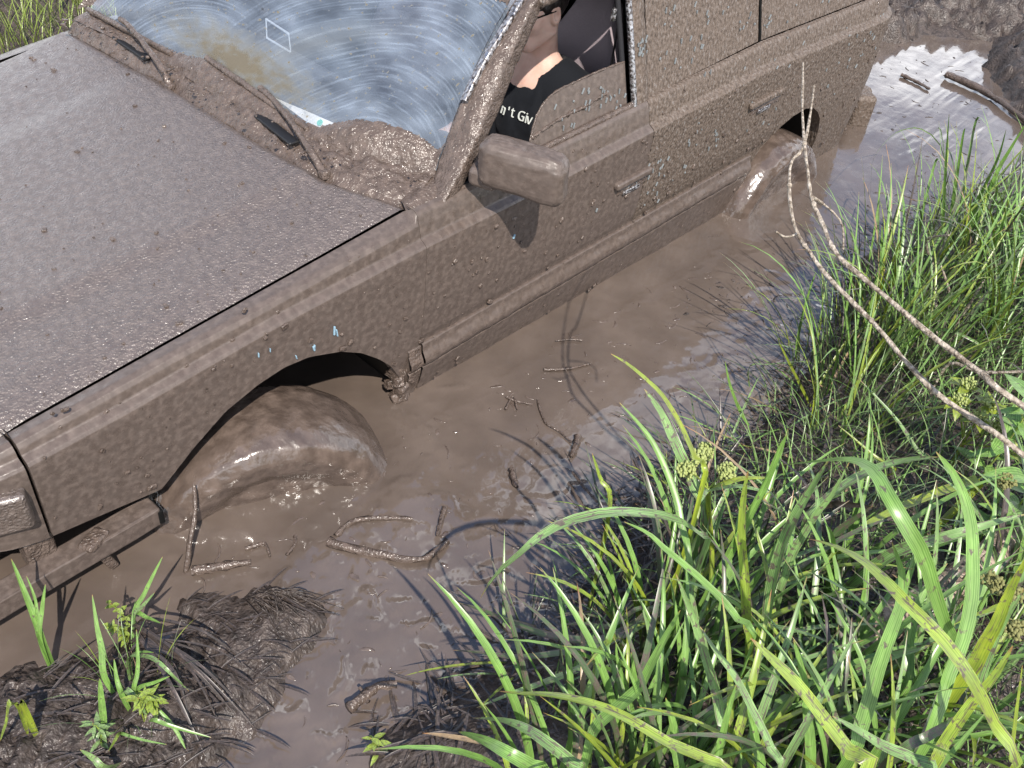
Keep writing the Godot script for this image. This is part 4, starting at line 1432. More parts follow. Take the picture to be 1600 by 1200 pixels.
func build_plants():
	proto_set("rush", 14, .030, .05, .5, .3, 1.5)
	proto_set("sedge", 16, .016, .03, .45, .15, 1.5)
	proto_set("low", 12, .026, .7, 1.25, .2, .9)
	proto_set("litter", 10, .095, 1.35, 1.6, .0, .5)
	proto_set("fine", 12, .012, .05, .6, .2, 1.4)
	var green := [5, 4, 2, 2, 1, .6, .3]
	var muddy := [.9, 1.5, .4, 4, .4, 3, .4]
	var rush_labels := [
		"club-rush clump with a broken yellow-green leaf blotched with mud bands", "tall club-rush clump at the lower corner, crossed by a long pale leaf",
		"club-rush clump of narrow upright green leaves near the lower edge", "large club-rush clump with a wide leaf arching over its middle",
		"club-rush clump at the water edge with muddy leaves trailing into the pool", "single short yellow leaf shoot beside the mud pool",
		"club-rush clump with two wide mud smeared leaves by the inlet", "club-rush clump in front of the pale log, leaves lying flat", "club-rush clump with one broad straight leaf between its neighbours"]
	for i in RUSH.size():
		traced("club_rush", rush_labels[i], "club-rush clumps on the near bank", RUSH[i], 0 if i == 5 else 17, "rush", .32, .58, green)
	var tall_labels := ["tall grass tuft leaning right over the bright water", "tall grass tuft with the highest upright blade", "grass tuft spilling onto the brown water beside the branch shadow", "two upright blades standing in the bright water", "muddy grass tuft where the bank meets the brown pool", "tall grass tuft with thin arching stems over the water", "grass tuft with kinked blades beside the bright water"]
	for i in TALL.size():
		traced("tall_grass", tall_labels[i], "tall grass on the far part of the bank", TALL[i], 0 if i == 3 else 22, "sedge", .25, .55, green)
	var left_labels := ["small bright green shoot beside the front bumper", "two yellowish leaf tips at the lower left corner", "green grass tuft growing from the dark mud lump", "swept bundle of dead leaves coated in dark mud"]
	for i in LEFT.size():
		traced("mud_grass" if i < 3 else "dead_leaf_bundle", left_labels[i], "", LEFT[i], 34 if i == 2 else 0, "fine", .08, .22, green)
	# filling clumps: near bank, far bank, mud-flattened ones along the water
	for p in [[Vector2(.30, 1.22), "upright green club-rush clump left of the bare log"], [Vector2(.35, 1.72), "dark club-rush clump under the wide curved leaf"], [Vector2(-.05, 1.75), "club-rush clump at the lower edge beside the long pale leaf"], [Vector2(-.02, 1.38), "low club-rush clump in the middle of the near bank"], [Vector2(.22, 1.58), "shaded club-rush clump under the big arching leaf"], [Vector2(-.22, 1.38), "low club-rush clump behind the mud banded leaf"], [Vector2(.75, 1.75), "club-rush clump at the right edge above the log"], [Vector2(.12, 1.22), "thin club-rush clump behind the flowering stem"]]:
		clump("club_rush", p[1], "club-rush filling the near bank", p[0], 28, "rush", .11, .30, .54, green)
	var row := -1
	for p in [Vector2(1.5, .98), Vector2(1.6, 1.15), Vector2(1.75, .95), Vector2(1.85, 1.3), Vector2(1.95, .85), Vector2(1.95, 1.6), Vector2(2.1, 1.1), Vector2(2.2, 1.4), Vector2(2.4, 1.15), Vector2(2.55, 1.5), Vector2(2.75, 1.25), Vector2(3.0, 1.5)]:
		row += 1
		clump("sedge_tuft", "green sedge tuft on the far bank, %s from the brown pool" % ORDER[row], "sedge tufts on the far part of the bank", p, 50, "sedge", .12, .30, .66, green)
	for i in 15:
		var q := shore_spot(.30 + .58 * (i + .5) / 15.0, rng.randf_range(.03, .24))
		clump("flattened_grass", "mud smeared grass flattened at the water edge, %s clump from the bright water" % ORDER[i], "flattened grass along the water edge", q, 18, "low", .09, .14, .32, muddy)
	# flowering stems
	var fl := thing("flowering_rush", "flowering stem with pale green clusters above the muddy litter", "plant", HEAD_STEM[4])
	part(fl, "stem", tube(smooth_path(HEAD_STEM, 14), [.006], 8), M.blades[4])
	for h in HEADS:
		part(fl, "stalk", tube([HEAD_STEM[0], HEAD_STEM[0].lerp(h, .5) + Vector3(0, .01, 0), h], [.002], 5), M.blades[4])
		flower_head(fl, h, .022, 120, M.flower)
	for a in [[Vector3(.09, .03, .06), 4], [Vector3(-.07, .05, .02), 1], [Vector3(.02, .07, .09), 1]]:
		part(fl, "bract", blade([HEAD_STEM[0], HEAD_STEM[0] + a[0] * .6 + Vector3(0, .01, 0), HEAD_STEM[0] + a[0] * 1.3 - Vector3(0, .02, 0)], .014, Vector3(0, 1, 0).cross(a[0]).normalized(), 8), M.blades[a[1]])
	var fy := thing("yellow_umbel", "yellow-green umbel under the two bare branches", "plant", Vector3(HEADS_YELLOW[1].x + .03, land(HEADS_YELLOW[1].x + .03, HEADS_YELLOW[1].z), HEADS_YELLOW[1].z))
	var hub: Vector3 = HEADS_YELLOW[1] - Vector3(-.01, .11, 0)
	part(fy, "stem", tube([fy.position - Vector3(0, .03, 0), hub], [.006, .005], 8), M.blades[4])
	for h in HEADS_YELLOW:
		part(fy, "stalk", tube([hub, h], [.002], 5), M.blades[4])
		flower_head(fy, h, .022, 46, M.flower)
		var lf := leaf_shape(.012, .05)
		for k in 5:
			var o := MeshInstance3D.new()
			o.name = "leaf"
			o.mesh = lf
			o.material_override = M.blades[4]
			o.transform = Transform3D(Basis(Vector3.UP, rng.randf() * TAU) * Basis(Vector3.RIGHT, rng.randf_range(-.6, .3)), h - Vector3(0, .012, 0) - fy.position)
			fy.add_child(o, true)
	for i in HEADS_LATE.size():
		var h: Vector3 = HEADS_LATE[i]
		var g0 := Vector3(h.x + .03, land(h.x + .03, h.z + .03), h.z + .03)
		var labels := ["pale flower cluster beside the log end", "upper pale seed cluster at the right edge below the log", "lowest pale seed cluster at the right edge", "pale seed cluster beside the dark yellow leaf", "small green seed cluster behind the mud banded leaf"]
		var s := thing("seed_head", labels[i], "plant", g0)
		part(s, "stem", tube([g0 - Vector3(0, .03, 0), g0.lerp(h, .5) + Vector3(.01, 0, 0), h], [.0035, .003, .002], 6), M.blades[0])
		flower_head(s, h, .020 if i != 4 else .012, 110, M.flower_old)
	# broad leaved weeds
	weed("dark broad-leaved weed under the bare branches", Vector3(1.05, land(1.05, 1.48), 1.48), .34, 16, .022, .11, M.blades[0])
	weed("broad-leaved weed behind the log", Vector3(.86, land(.86, 1.58), 1.58), .30, 14, .022, .11, M.blades[0])
	weed("pale small-leaved weed in the left tuft by the bumper", Vector3(-.68, land(-.68, .24), .24), .12, 40, .005, .022, M.blades[2])
	weed("yellowish small-leaved weed on the dark mud lump", Vector3(-.73, land(-.73, .46), .46), .08, 34, .006, .036, M.blades[2])
	weed("sprig with tiny pale leaves reaching towards the bumper", Vector3(-.66, land(-.66, .20), .20), .19, 18, .006, .020, M.blades[2])
	weed("low pale weed at the lower left corner", Vector3(-.86, land(-.86, .46), .46), .06, 22, .005, .034, M.blades[1])
	weed("small yellow-green weed on the shore of the inlet", Vector3(-.43, land(-.43, .86), .86), .06, 14, .006, .036, M.blades[2])
	# branches and log
	var br := thing("bare_branch", "longer bare pale branch reaching highest over the pool", "branch", BRANCH_A[BRANCH_A.size() - 1])
	var ra := []
	for i in 49: ra.append(lerpf(.0020, .0056, i / 48.0))
	part(br, "main_stem", tube(smooth_path(BRANCH_A, 48), ra, 8, .0022), M.bark)
	part(br, "twig", tube(smooth_path(BRANCH_A_TWIG, 12), [.0034, .003, .003, .0026, .0024, .0022, .002, .0018], 6, .001), M.bark)
	for k in [8, 17, 23, 30]:
		part(br, "knot", rbox(spline(BRANCH_A, k / 48.0), Vector3(.0045, .005, .0045), .004, Basis.IDENTITY, .002, 6), M.bark)
	br = thing("bare_branch", "lower bare pale branch with a kinked tip", "branch", BRANCH_B[BRANCH_B.size() - 1])
	ra = []
	for i in 49: ra.append(lerpf(.0022, .0056, i / 48.0))
	part(br, "main_stem", tube(smooth_path(BRANCH_B, 48), ra, 8, .0022), M.bark)
	part(br, "twig", tube(smooth_path(BRANCH_B_TWIG, 8), [.003, .0025, .002], 6, .001), M.bark)
	for k in [13, 20, 27, 34]:
		part(br, "knot", rbox(spline(BRANCH_B, k / 48.0), Vector3(.0045, .005, .0045), .004, Basis.IDENTITY, .002, 6), M.bark)
	var tl := ["thin pale twig standing in the far grass", "thin pale twig leaning in the far grass", "thinnest twig joining the leaning one in the grass", "thin bare twig lying level at the right edge"]
	var tw := [TWIG_C, TWIG_D, TWIG_E, TWIG_F]
	for i in 4:
		var P: Array = tw[i].duplicate()
		var e: Vector3 = P[P.size() - 1]
		P.append(Vector3(e.x, land(e.x, e.z) - .02, e.z))
		tag(part(self, "bare_twig", tube(smooth_path(P, 18), [.0035, .0035, .004, .004, .0045, .005], 6, .002), M.bark), tl[i], "twig")
	tag(part(self, "fallen_log", tube(smooth_path(LOG, 30), [.036, .036, .037, .037, .036, .036], 16, .012), M.log), "thick pale log lying in the near bank behind the leaves", "log")
	var up := tube(smooth_path(UPRIGHT, 12), [.0045, .005, .0055, .006, .0065], 7, .004)
	tag(part(self, "muddy_stick", up, M.mud_thick), "thin muddy stick standing upright by the front wheel", "stick")
	var sl := {"a": "pale flat stick floating in the branch shadow", "b": "short dark twig floating left of the branch shadow", "c": "crooked dark twig floating in the middle of the pool", "d": "short thick stick standing out beside the branch shadow", "e": "thick bent mud coated branch below the front wheel", "f": "curved thin stick just above the bent branch", "g": "mud coated stick lying at the foot of the upright stick", "h": "small hooked twig beside the dark mound", "i": "tiny forked twig between the mound and the wheel", "j": "short stick at the end of the bent branch", "k": "stubby stick below the crooked twig", "l": "dark stick floating on the bright water behind the car", "m": "long mud coated log on the far bank behind the car", "n": "tiny twig tip poking from the pool by the crooked twig", "o": "small dark twig at the top of the branch shadow", "p": "thin straight stick leaning at the grass edge", "q": "mud coated root at the shore of the inlet", "r": "thin twig leaning on the muddy root"}
	for k in STICKS:
		var s: Array = STICKS[k]
		var P: Array = []
		for p in s[1]: P.append(p + Vector3(0, s[0] * .35, 0))
		var rr := []
		for i in 13: rr.append(s[0] * (1.0 - .35 * i / 12.0))
		tag(part(self, "muddy_stick", tube(smooth_path(P, 12), rr, 7, s[0] * .7), M.mud_thick), sl[k], "stick")
	# roots hanging from the dark mound
	var rt := thing("root_tuft", "tuft of dark roots on the mound below the front wheel", "roots", Vector3(-.36, .09, .36))
	for i in 44:
		var a := Vector3(-.38 + rng.randf_range(-.03, .03), 0, .33 + rng.randf_range(-.02, .03))
		a.y = land(a.x, a.z) + .012
		var b := a + Vector3(rng.randf_range(-.05, .13), 0, rng.randf_range(.03, .18))
		b.y = maxf(land(b.x, b.z), 0.0) + .004
		var c := a.lerp(b, .5) + Vector3(rng.randf_range(-.02, .02), .02, rng.randf_range(-.02, .02))
		part(rt, "root", tube(smooth_path([a, c, b], 8), [.0028, .0025, .002, .0015], 5, .002), M.bank)
	# uncountable: litter, short grass, flecks on the water
	scatter("leaf_litter", "dead mud coated leaves matted over the bank", protos["litter"][0], M.blades[5], 2400, func():
		var q := shore_spot(rng.randf() * .97, pow(rng.randf(), 1.3) * .9 - .03)
		return Transform3D((Basis(Vector3.UP, rng.randf() * TAU) * Basis(Vector3.BACK, rng.randf_range(-.12, .22))).scaled(Vector3.ONE * rng.randf_range(.04, .13)), Vector3(q.x, maxf(land(q.x, q.y), -.01) + .004, q.y)))
	scatter("leaf_litter", "dead mud coated leaf scraps caught along the water edge", protos["litter"][5], M.blades[5], 900, func():
		var q := shore_spot(rng.randf(), pow(rng.randf(), 1.6) * .6 - .03)
		return Transform3D((Basis(Vector3.UP, rng.randf() * TAU) * Basis(Vector3.BACK, rng.randf_range(-.12, .22))).scaled(Vector3.ONE * rng.randf_range(.04, .12)), Vector3(q.x, maxf(land(q.x, q.y), -.01) + .008, q.y)))
	scatter("leaf_litter", "dead stems and leaves trodden into the mud below the bumper", protos["litter"][7], M.blades[5], 240, func():
		var q := Vector2(rng.randf_range(-1.0, -.26), rng.randf_range(.16, .72))
		while land(q.x, q.y) < .005: q = Vector2(rng.randf_range(-1.0, -.26), rng.randf_range(.16, .72))
		return Transform3D((Basis(Vector3.UP, rng.randf_range(-1.6, .3)) * Basis(Vector3.BACK, rng.randf_range(-.1, .15))).scaled(Vector3.ONE * rng.randf_range(.03, .10)), Vector3(q.x, land(q.x, q.y) + .006, q.y)))
	scatter("straw_litter", "dry straw scraps lying between the grass", protos["litter"][3], M.blades[6], 90, func():
		var q := shore_spot(rng.randf(), rng.randf_range(.1, .9))
		return Transform3D((Basis(Vector3.UP, rng.randf() * TAU) * Basis(Vector3.BACK, rng.randf_range(-.12, .22))).scaled(Vector3.ONE * rng.randf_range(.06, .16)), Vector3(q.x, land(q.x, q.y) + .006, q.y)))
	for k in 3:
		scatter("short_grass", ["short dark green grass covering the near bank", "short muddy grass covering the near bank", "fine green grass covering the near bank"][k], protos["sedge"][k * 4], M.blades[[0, 3, 1][k]], 1300, func():
			var q := shore_spot(rng.randf() * (.62 if k == 2 else .9), rng.randf_range(.20, 1.3))
			return Transform3D((Basis(Vector3.UP, rng.randf() * TAU) * Basis(Vector3.BACK, rng.randf_range(-.3, .1))).scaled(Vector3.ONE * rng.randf_range(.10, .30)), Vector3(q.x, land(q.x, q.y) - .006, q.y)))
	scatter("far_grass", "pale green grass on the bank beyond the hood", protos["sedge"][2], M.blades[2], 6500, func():
		var q := Vector2(rng.randf_range(-1.2, 2.4), -2.85 - pow(rng.randf(), 1.3) * 2.2)
		return Transform3D((Basis(Vector3.UP, rng.randf() * TAU) * Basis(Vector3.BACK, rng.randf_range(-.3, .1))).scaled(Vector3.ONE * rng.randf_range(.12, .32)), Vector3(q.x, land(q.x, q.y) - .006, q.y)))
	for k in 3:
		var chip := sheet(12, 8, func(u: float, v: float):
			var t := TAU * u
			var h := PI * (v - .5)
			var q := Vector3(cos(h) * cos(t) * (.010 + .005 * k), sin(h) * .0022, cos(h) * sin(t) * (.0045 - .0013 * k))
			return q * (1.0 + .5 * nz.get_noise_3d(q.x * 160 + k * 9, q.y * 160, q.z * 160)) + Vector3(0, 0, q.x * q.x * 18.0), true)
		scatter("floating_flecks", ["dark bark flecks floating on the bright water", "leaf scraps floating on the bright water", "thin stalk scraps floating on the bright water"][k], chip, M.bank, 110, func():
			var x := 1.5 + 3.6 * pow(rng.randf(), .8)
			var z := lerpf(.16 + .06 * x, .62, rng.randf()) if x < 3.5 else rng.randf_range(-.9, .6)
			var s := pow(rng.randf(), 2.0) * 1.6 + .35
			return Transform3D((Basis(Vector3.UP, rng.randf_range(-1.2, 1.6))).scaled(Vector3(s, 1, s * rng.randf_range(.5, 1.3))), Vector3(x, pool_y(x, z), z)))
		scatter("mud_scraps", ["small mud coated scraps breaking the brown pool", "flat mud crumbs on the brown pool", "thin muddy stalks on the brown pool"][k], chip, M.mud_slick, 110, func():
			var x := rng.randf_range(-.5, 1.9)
			var z := rng.randf_range(.12, .85)
			var s := pow(rng.randf(), 2.0) * 1.5 + .3
			return Transform3D((Basis(Vector3.UP, rng.randf() * TAU)).scaled(Vector3(s, rng.randf_range(.6, 1.4), s)), Vector3(x, pool_y(x, z), z)))
const RUSH := [
	[
		[1, 0.0159, Vector3(0.951, 0.235, 0.2), [Vector3(-0.184, 0.65, 1.557), Vector3(-0.174, 0.686, 1.525), Vector3(-0.172, 0.73, 1.479), Vector3(-0.174, 0.78, 1.428), Vector3(-0.185, 0.815, 1.391), Vector3(-0.191, 0.85, 1.355)]],
		[2, 0.0191, Vector3(0.685, 0.643, -0.342), [Vector3(-0.241, 0.65, 1.503), Vector3(-0.264, 0.689, 1.473), Vector3(-0.296, 0.72, 1.442), Vector3(-0.319, 0.739, 1.413), Vector3(-0.335, 0.751, 1.371), Vector3(-0.345, 0.747, 1.326), Vector3(-0.357, 0.724, 1.273), Vector3(-0.366, 0.69, 1.226), Vector3(-0.376, 0.642, 1.176), Vector3(-0.378, 0.6, 1.135)]],
		[0, 0.0134, Vector3(0.407, 0.124, 0.905), [Vector3(-0.229, 0.6, 1.483), Vector3(-0.222, 0.647, 1.469), Vector3(-0.208, 0.737, 1.451), Vector3(-0.199, 0.8, 1.442)]],
		[2, 0.0274, Vector3(0.432, 0.719, 0.544), [Vector3(-0.187, 0.8, 1.651), Vector3(-0.191, 0.833, 1.617), Vector3(-0.206, 0.878, 1.57), Vector3(-0.222, 0.925, 1.522), Vector3(-0.244, 0.966, 1.48), Vector3(-0.263, 1, 1.447)]],
		[0, 0.0171, Vector3(0.81, 0.23, 0.539), [Vector3(-0.146, 0.55, 1.529), Vector3(-0.142, 0.621, 1.497), Vector3(-0.142, 0.685, 1.467), Vector3(-0.143, 0.75, 1.439)]],
	],
	[
		[0, 0.0279, Vector3(0.755, 0.12, 0.645), [Vector3(0.093, 0.6, 1.701), Vector3(0.156, 0.705, 1.668), Vector3(0.189, 0.761, 1.654), Vector3(0.219, 0.822, 1.629), Vector3(0.238, 0.878, 1.598), Vector3(0.251, 0.925, 1.57), Vector3(0.253, 0.97, 1.538), Vector3(0.242, 1.013, 1.503), Vector3(0.218, 1.05, 1.471)]],
		[2, 0.0227, Vector3(0.893, 0.41, 0.186), [Vector3(-0.061, 0.85, 1.796), Vector3(-0.093, 0.937, 1.75), Vector3(-0.121, 1.013, 1.7), Vector3(-0.135, 1.061, 1.653), Vector3(-0.139, 1.083, 1.612), Vector3(-0.134, 1.089, 1.574), Vector3(-0.113, 1.081, 1.535), Vector3(-0.088, 1.063, 1.494), Vector3(-0.066, 1.032, 1.449), Vector3(-0.05, 1, 1.413)]],
		[4, 0.0146, Vector3(0.103, 0.359, 0.928), [Vector3(0.055, 0.7, 1.815), Vector3(0.06, 0.739, 1.798), Vector3(0.071, 0.828, 1.762), Vector3(0.078, 0.9, 1.735)]],
		[4, 0.0285, Vector3(0.493, 0.047, 0.869), [Vector3(0.224, 0.6, 1.694), Vector3(0.237, 0.668, 1.693), Vector3(0.245, 0.722, 1.686), Vector3(0.251, 0.777, 1.681), Vector3(0.254, 0.857, 1.668), Vector3(0.252, 0.95, 1.659)]],
		[2, 0.0208, Vector3(0.462, -0.021, 0.887), [Vector3(0.007, 0.65, 1.724), Vector3(0.023, 0.716, 1.716), Vector3(0.039, 0.807, 1.712), Vector3(0.048, 0.88, 1.713), Vector3(0.051, 0.95, 1.708)]],
		[1, 0.0215, Vector3(0.751, 0.658, -0.065), [Vector3(0.005, 0.65, 1.736), Vector3(-0.009, 0.673, 1.697), Vector3(-0.045, 0.7, 1.652), Vector3(-0.068, 0.723, 1.614), Vector3(-0.097, 0.75, 1.57)]],
		[1, 0.0218, Vector3(0.395, 0.116, 0.911), [Vector3(0.228, 0.55, 1.745), Vector3(0.245, 0.644, 1.714), Vector3(0.265, 0.75, 1.692), Vector3(0.278, 0.85, 1.685)]],
	],
	[
		[0, 0.0171, Vector3(0.97, 0.213, -0.121), [Vector3(-0.011, 0.65, 1.396), Vector3(-0.004, 0.676, 1.35), Vector3(-0.006, 0.697, 1.311), Vector3(-0.022, 0.73, 1.25), Vector3(-0.041, 0.76, 1.194), Vector3(-0.05, 0.778, 1.161), Vector3(-0.078, 0.8, 1.124)]],
		[1, 0.0175, Vector3(0.335, 0.479, 0.812), [Vector3(-0.148, 0.55, 1.451), Vector3(-0.132, 0.605, 1.424), Vector3(-0.127, 0.648, 1.397), Vector3(-0.127, 0.705, 1.361), Vector3(-0.128, 0.756, 1.329), Vector3(-0.133, 0.808, 1.296), Vector3(-0.138, 0.85, 1.27)]],
		[0, 0.0093, Vector3(0.72, 0.286, 0.632), [Vector3(-0.143, 0.4, 1.289), Vector3(-0.143, 0.467, 1.263), Vector3(-0.154, 0.55, 1.227), Vector3(-0.154, 0.6, 1.211)]],
		[0, 0.0138, Vector3(0.952, 0.22, 0.213), [Vector3(-0.135, 0.42, 1.334), Vector3(-0.158, 0.516, 1.285), Vector3(-0.161, 0.573, 1.264), Vector3(-0.162, 0.62, 1.248)]],
		[1, 0.0147, Vector3(0.768, 0.246, 0.591), [Vector3(-0.132, 0.55, 1.44), Vector3(-0.126, 0.607, 1.411), Vector3(-0.124, 0.671, 1.378), Vector3(-0.12, 0.75, 1.341)]],
		[0, 0.0223, Vector3(0.952, 0.048, 0.304), [Vector3(-0.193, 0.45, 1.42), Vector3(-0.183, 0.504, 1.392), Vector3(-0.176, 0.551, 1.368), Vector3(-0.175, 0.6, 1.34)]],
	],
	[
		[2, 0.0184, Vector3(0.489, 0.261, 0.832), [Vector3(0.061, 0.55, 1.377), Vector3(0.054, 0.622, 1.352), Vector3(0.044, 0.726, 1.322), Vector3(0.027, 0.827, 1.295), Vector3(0.01, 0.93, 1.278), Vector3(-0.002, 1, 1.273)]],
		[1, 0.0246, Vector3(-0.218, 0.1, 0.971), [Vector3(0.147, 0.5, 1.375), Vector3(0.159, 0.611, 1.345), Vector3(0.17, 0.71, 1.328), Vector3(0.178, 0.794, 1.325), Vector3(0.182, 0.871, 1.329), Vector3(0.18, 0.95, 1.336)]],
		[1, 0.0167, Vector3(0.279, -0.037, 0.96), [Vector3(0.233, 0.5, 1.349), Vector3(0.26, 0.596, 1.33), Vector3(0.274, 0.644, 1.328), Vector3(0.292, 0.713, 1.33), Vector3(0.304, 0.77, 1.338), Vector3(0.317, 0.85, 1.338)]],
		[0, 0.0252, Vector3(0.585, 0.748, 0.313), [Vector3(0.255, 0.65, 1.644), Vector3(0.186, 0.774, 1.614), Vector3(0.115, 0.893, 1.578), Vector3(0.073, 0.98, 1.545), Vector3(0.048, 1.034, 1.509), Vector3(0.055, 1.057, 1.47), Vector3(0.093, 1.052, 1.429), Vector3(0.116, 1.035, 1.396), Vector3(0.13, 1.005, 1.363), Vector3(0.15, 0.956, 1.325), Vector3(0.208, 0.85, 1.254)]],
		[1, 0.026, Vector3(0.058, -0.526, 0.848), [Vector3(0.109, 0.45, 1.508), Vector3(0.15, 0.494, 1.517), Vector3(0.189, 0.549, 1.552), Vector3(0.218, 0.598, 1.584), Vector3(0.24, 0.65, 1.623)]],
		[0, 0.0187, Vector3(-0.444, -0.23, 0.866), [Vector3(0.18, 0.45, 1.479), Vector3(0.199, 0.495, 1.497), Vector3(0.218, 0.549, 1.518), Vector3(0.229, 0.6, 1.544)]],
		[3, 0.0243, Vector3(0.505, 0.744, 0.437), [Vector3(0.327, 0.4, 1.465), Vector3(0.297, 0.442, 1.428), Vector3(0.266, 0.491, 1.386), Vector3(0.216, 0.55, 1.338)]],
		[1, 0.0109, Vector3(-0.46, -0.511, 0.726), [Vector3(0.146, 0.5, 1.398), Vector3(0.203, 0.514, 1.425), Vector3(0.246, 0.527, 1.464), Vector3(0.284, 0.54, 1.505), Vector3(0.31, 0.55, 1.537)]],
		[0, 0.0216, Vector3(0.375, 0.008, 0.927), [Vector3(0.237, 0.5, 1.628), Vector3(0.287, 0.574, 1.586), Vector3(0.34, 0.641, 1.56), Vector3(0.391, 0.7, 1.564)]],
		[3, 0.02, Vector3(0.419, 0.46, 0.783), [Vector3(0.206, 0.45, 1.541), Vector3(0.24, 0.502, 1.5), Vector3(0.266, 0.555, 1.452), Vector3(0.286, 0.6, 1.41)]],
	],
	[
		[4, 0.0129, Vector3(0.624, 0.629, 0.463), [Vector3(0.193, 0.7, 1.132), Vector3(0.202, 0.745, 1.092), Vector3(0.202, 0.793, 1.048), Vector3(0.197, 0.827, 1.016), Vector3(0.184, 0.863, 0.981), Vector3(0.14, 0.918, 0.935), Vector3(0.105, 0.95, 0.911)]],
		[1, 0.0286, Vector3(0.821, 0.399, 0.408), [Vector3(0.292, 0.5, 1.125), Vector3(0.303, 0.563, 1.07), Vector3(0.303, 0.618, 1.02), Vector3(0.301, 0.661, 0.981), Vector3(0.298, 0.705, 0.942), Vector3(0.282, 0.75, 0.901)]],
		[0, 0.0152, Vector3(0.723, 0.44, 0.533), [Vector3(0.106, 0.55, 1.199), Vector3(0.148, 0.62, 1.13), Vector3(0.165, 0.649, 1.1), Vector3(0.178, 0.692, 1.052), Vector3(0.183, 0.731, 1.005), Vector3(0.177, 0.76, 0.969), Vector3(0.158, 0.8, 0.922)]],
		[1, 0.0223, Vector3(0.454, 0.156, -0.877), [Vector3(0.135, 0.62, 1.201), Vector3(0.112, 0.664, 1.188), Vector3(0.059, 0.727, 1.166), Vector3(-0.007, 0.781, 1.147), Vector3(-0.074, 0.823, 1.127), Vector3(-0.128, 0.845, 1.106), Vector3(-0.191, 0.845, 1.077), Vector3(-0.23, 0.819, 1.056), Vector3(-0.249, 0.789, 1.044), Vector3(-0.271, 0.708, 1.009), Vector3(-0.28, 0.62, 0.986)]],
		[3, 0.0193, Vector3(0.607, 0.539, -0.584), [Vector3(0.093, 0.42, 1.165), Vector3(0.055, 0.383, 1.15), Vector3(0.012, 0.337, 1.119), Vector3(-0.011, 0.305, 1.083), Vector3(-0.03, 0.256, 1.011), Vector3(-0.037, 0.217, 0.945), Vector3(-0.04, 0.178, 0.872), Vector3(-0.041, 0.137, 0.791), Vector3(-0.052, 0.1, 0.719)]],
		[3, 0.0189, Vector3(0.769, 0.131, -0.625), [Vector3(0.101, 0.45, 1.194), Vector3(0.073, 0.419, 1.176), Vector3(0.015, 0.355, 1.138), Vector3(-0.019, 0.312, 1.1), Vector3(-0.06, 0.257, 1.039), Vector3(-0.101, 0.197, 0.964), Vector3(-0.123, 0.147, 0.886), Vector3(-0.15, 0.1, 0.812)]],
		[1, 0.0162, Vector3(0.183, 0.496, -0.849), [Vector3(-0.057, 0.4, 1.162), Vector3(-0.087, 0.345, 1.129), Vector3(-0.13, 0.267, 1.074), Vector3(-0.173, 0.192, 1.016), Vector3(-0.221, 0.12, 0.963)]],
		[3, 0.014, Vector3(-0.049, 0.684, -0.728), [Vector3(0.063, 0.42, 1.149), Vector3(0.025, 0.349, 1.106), Vector3(0.019, 0.295, 1.043), Vector3(0.005, 0.25, 0.993)]],
		[0, 0.0176, Vector3(0.546, -0.08, 0.834), [Vector3(0.19, 0.5, 1.225), Vector3(0.206, 0.571, 1.228), Vector3(0.224, 0.679, 1.231), Vector3(0.233, 0.769, 1.234), Vector3(0.234, 0.862, 1.234), Vector3(0.232, 0.9, 1.236)]],
	],
	[
		[2, 0.0109, Vector3(0.806, 0.321, 0.498), [Vector3(0.157, 0.5, 0.959), Vector3(0.147, 0.584, 0.924), Vector3(0.135, 0.65, 0.898)]],
	],
	[
		[1, 0.0242, Vector3(0.549, 0.755, -0.358), [Vector3(-0.342, 0.5, 1.311), Vector3(-0.353, 0.533, 1.29), Vector3(-0.367, 0.556, 1.249), Vector3(-0.368, 0.54, 1.196), Vector3(-0.365, 0.492, 1.142), Vector3(-0.361, 0.4, 1.071)]],
		[0, 0.0258, Vector3(0.79, 0.542, -0.287), [Vector3(-0.39, 0.5, 1.266), Vector3(-0.418, 0.556, 1.249), Vector3(-0.439, 0.581, 1.216), Vector3(-0.438, 0.548, 1.164), Vector3(-0.42, 0.45, 1.089)]],
		[3, 0.0137, Vector3(0.897, -0.096, 0.432), [Vector3(-0.243, 0.35, 1.235), Vector3(-0.209, 0.389, 1.193), Vector3(-0.182, 0.429, 1.143), Vector3(-0.174, 0.45, 1.114)]],
		[0, 0.0227, Vector3(-0.216, 0.023, 0.976), [Vector3(-0.283, 0.42, 1.283), Vector3(-0.256, 0.495, 1.269), Vector3(-0.232, 0.55, 1.282), Vector3(-0.205, 0.62, 1.302), Vector3(-0.187, 0.677, 1.302), Vector3(-0.165, 0.75, 1.302), Vector3(-0.153, 0.8, 1.303)]],
	],
	[
		[1, 0.0269, Vector3(-0.509, -0.297, 0.808), [Vector3(0.511, 0.45, 1.272), Vector3(0.546, 0.503, 1.278), Vector3(0.58, 0.564, 1.3), Vector3(0.601, 0.625, 1.335), Vector3(0.607, 0.681, 1.375), Vector3(0.593, 0.75, 1.434)]],
		[1, 0.025, Vector3(-0.341, -0.372, 0.864), [Vector3(0.407, 0.45, 1.427), Vector3(0.401, 0.548, 1.449), Vector3(0.408, 0.635, 1.475), Vector3(0.415, 0.691, 1.509), Vector3(0.447, 0.74, 1.555), Vector3(0.499, 0.755, 1.587), Vector3(0.579, 0.75, 1.624)]],
		[4, 0.0249, Vector3(0.317, 0.241, -0.917), [Vector3(0.903, 0.5, 1.503), Vector3(0.84, 0.5, 1.467), Vector3(0.751, 0.5, 1.432), Vector3(0.663, 0.5, 1.403), Vector3(0.581, 0.5, 1.379), Vector3(0.51, 0.5, 1.367)]],
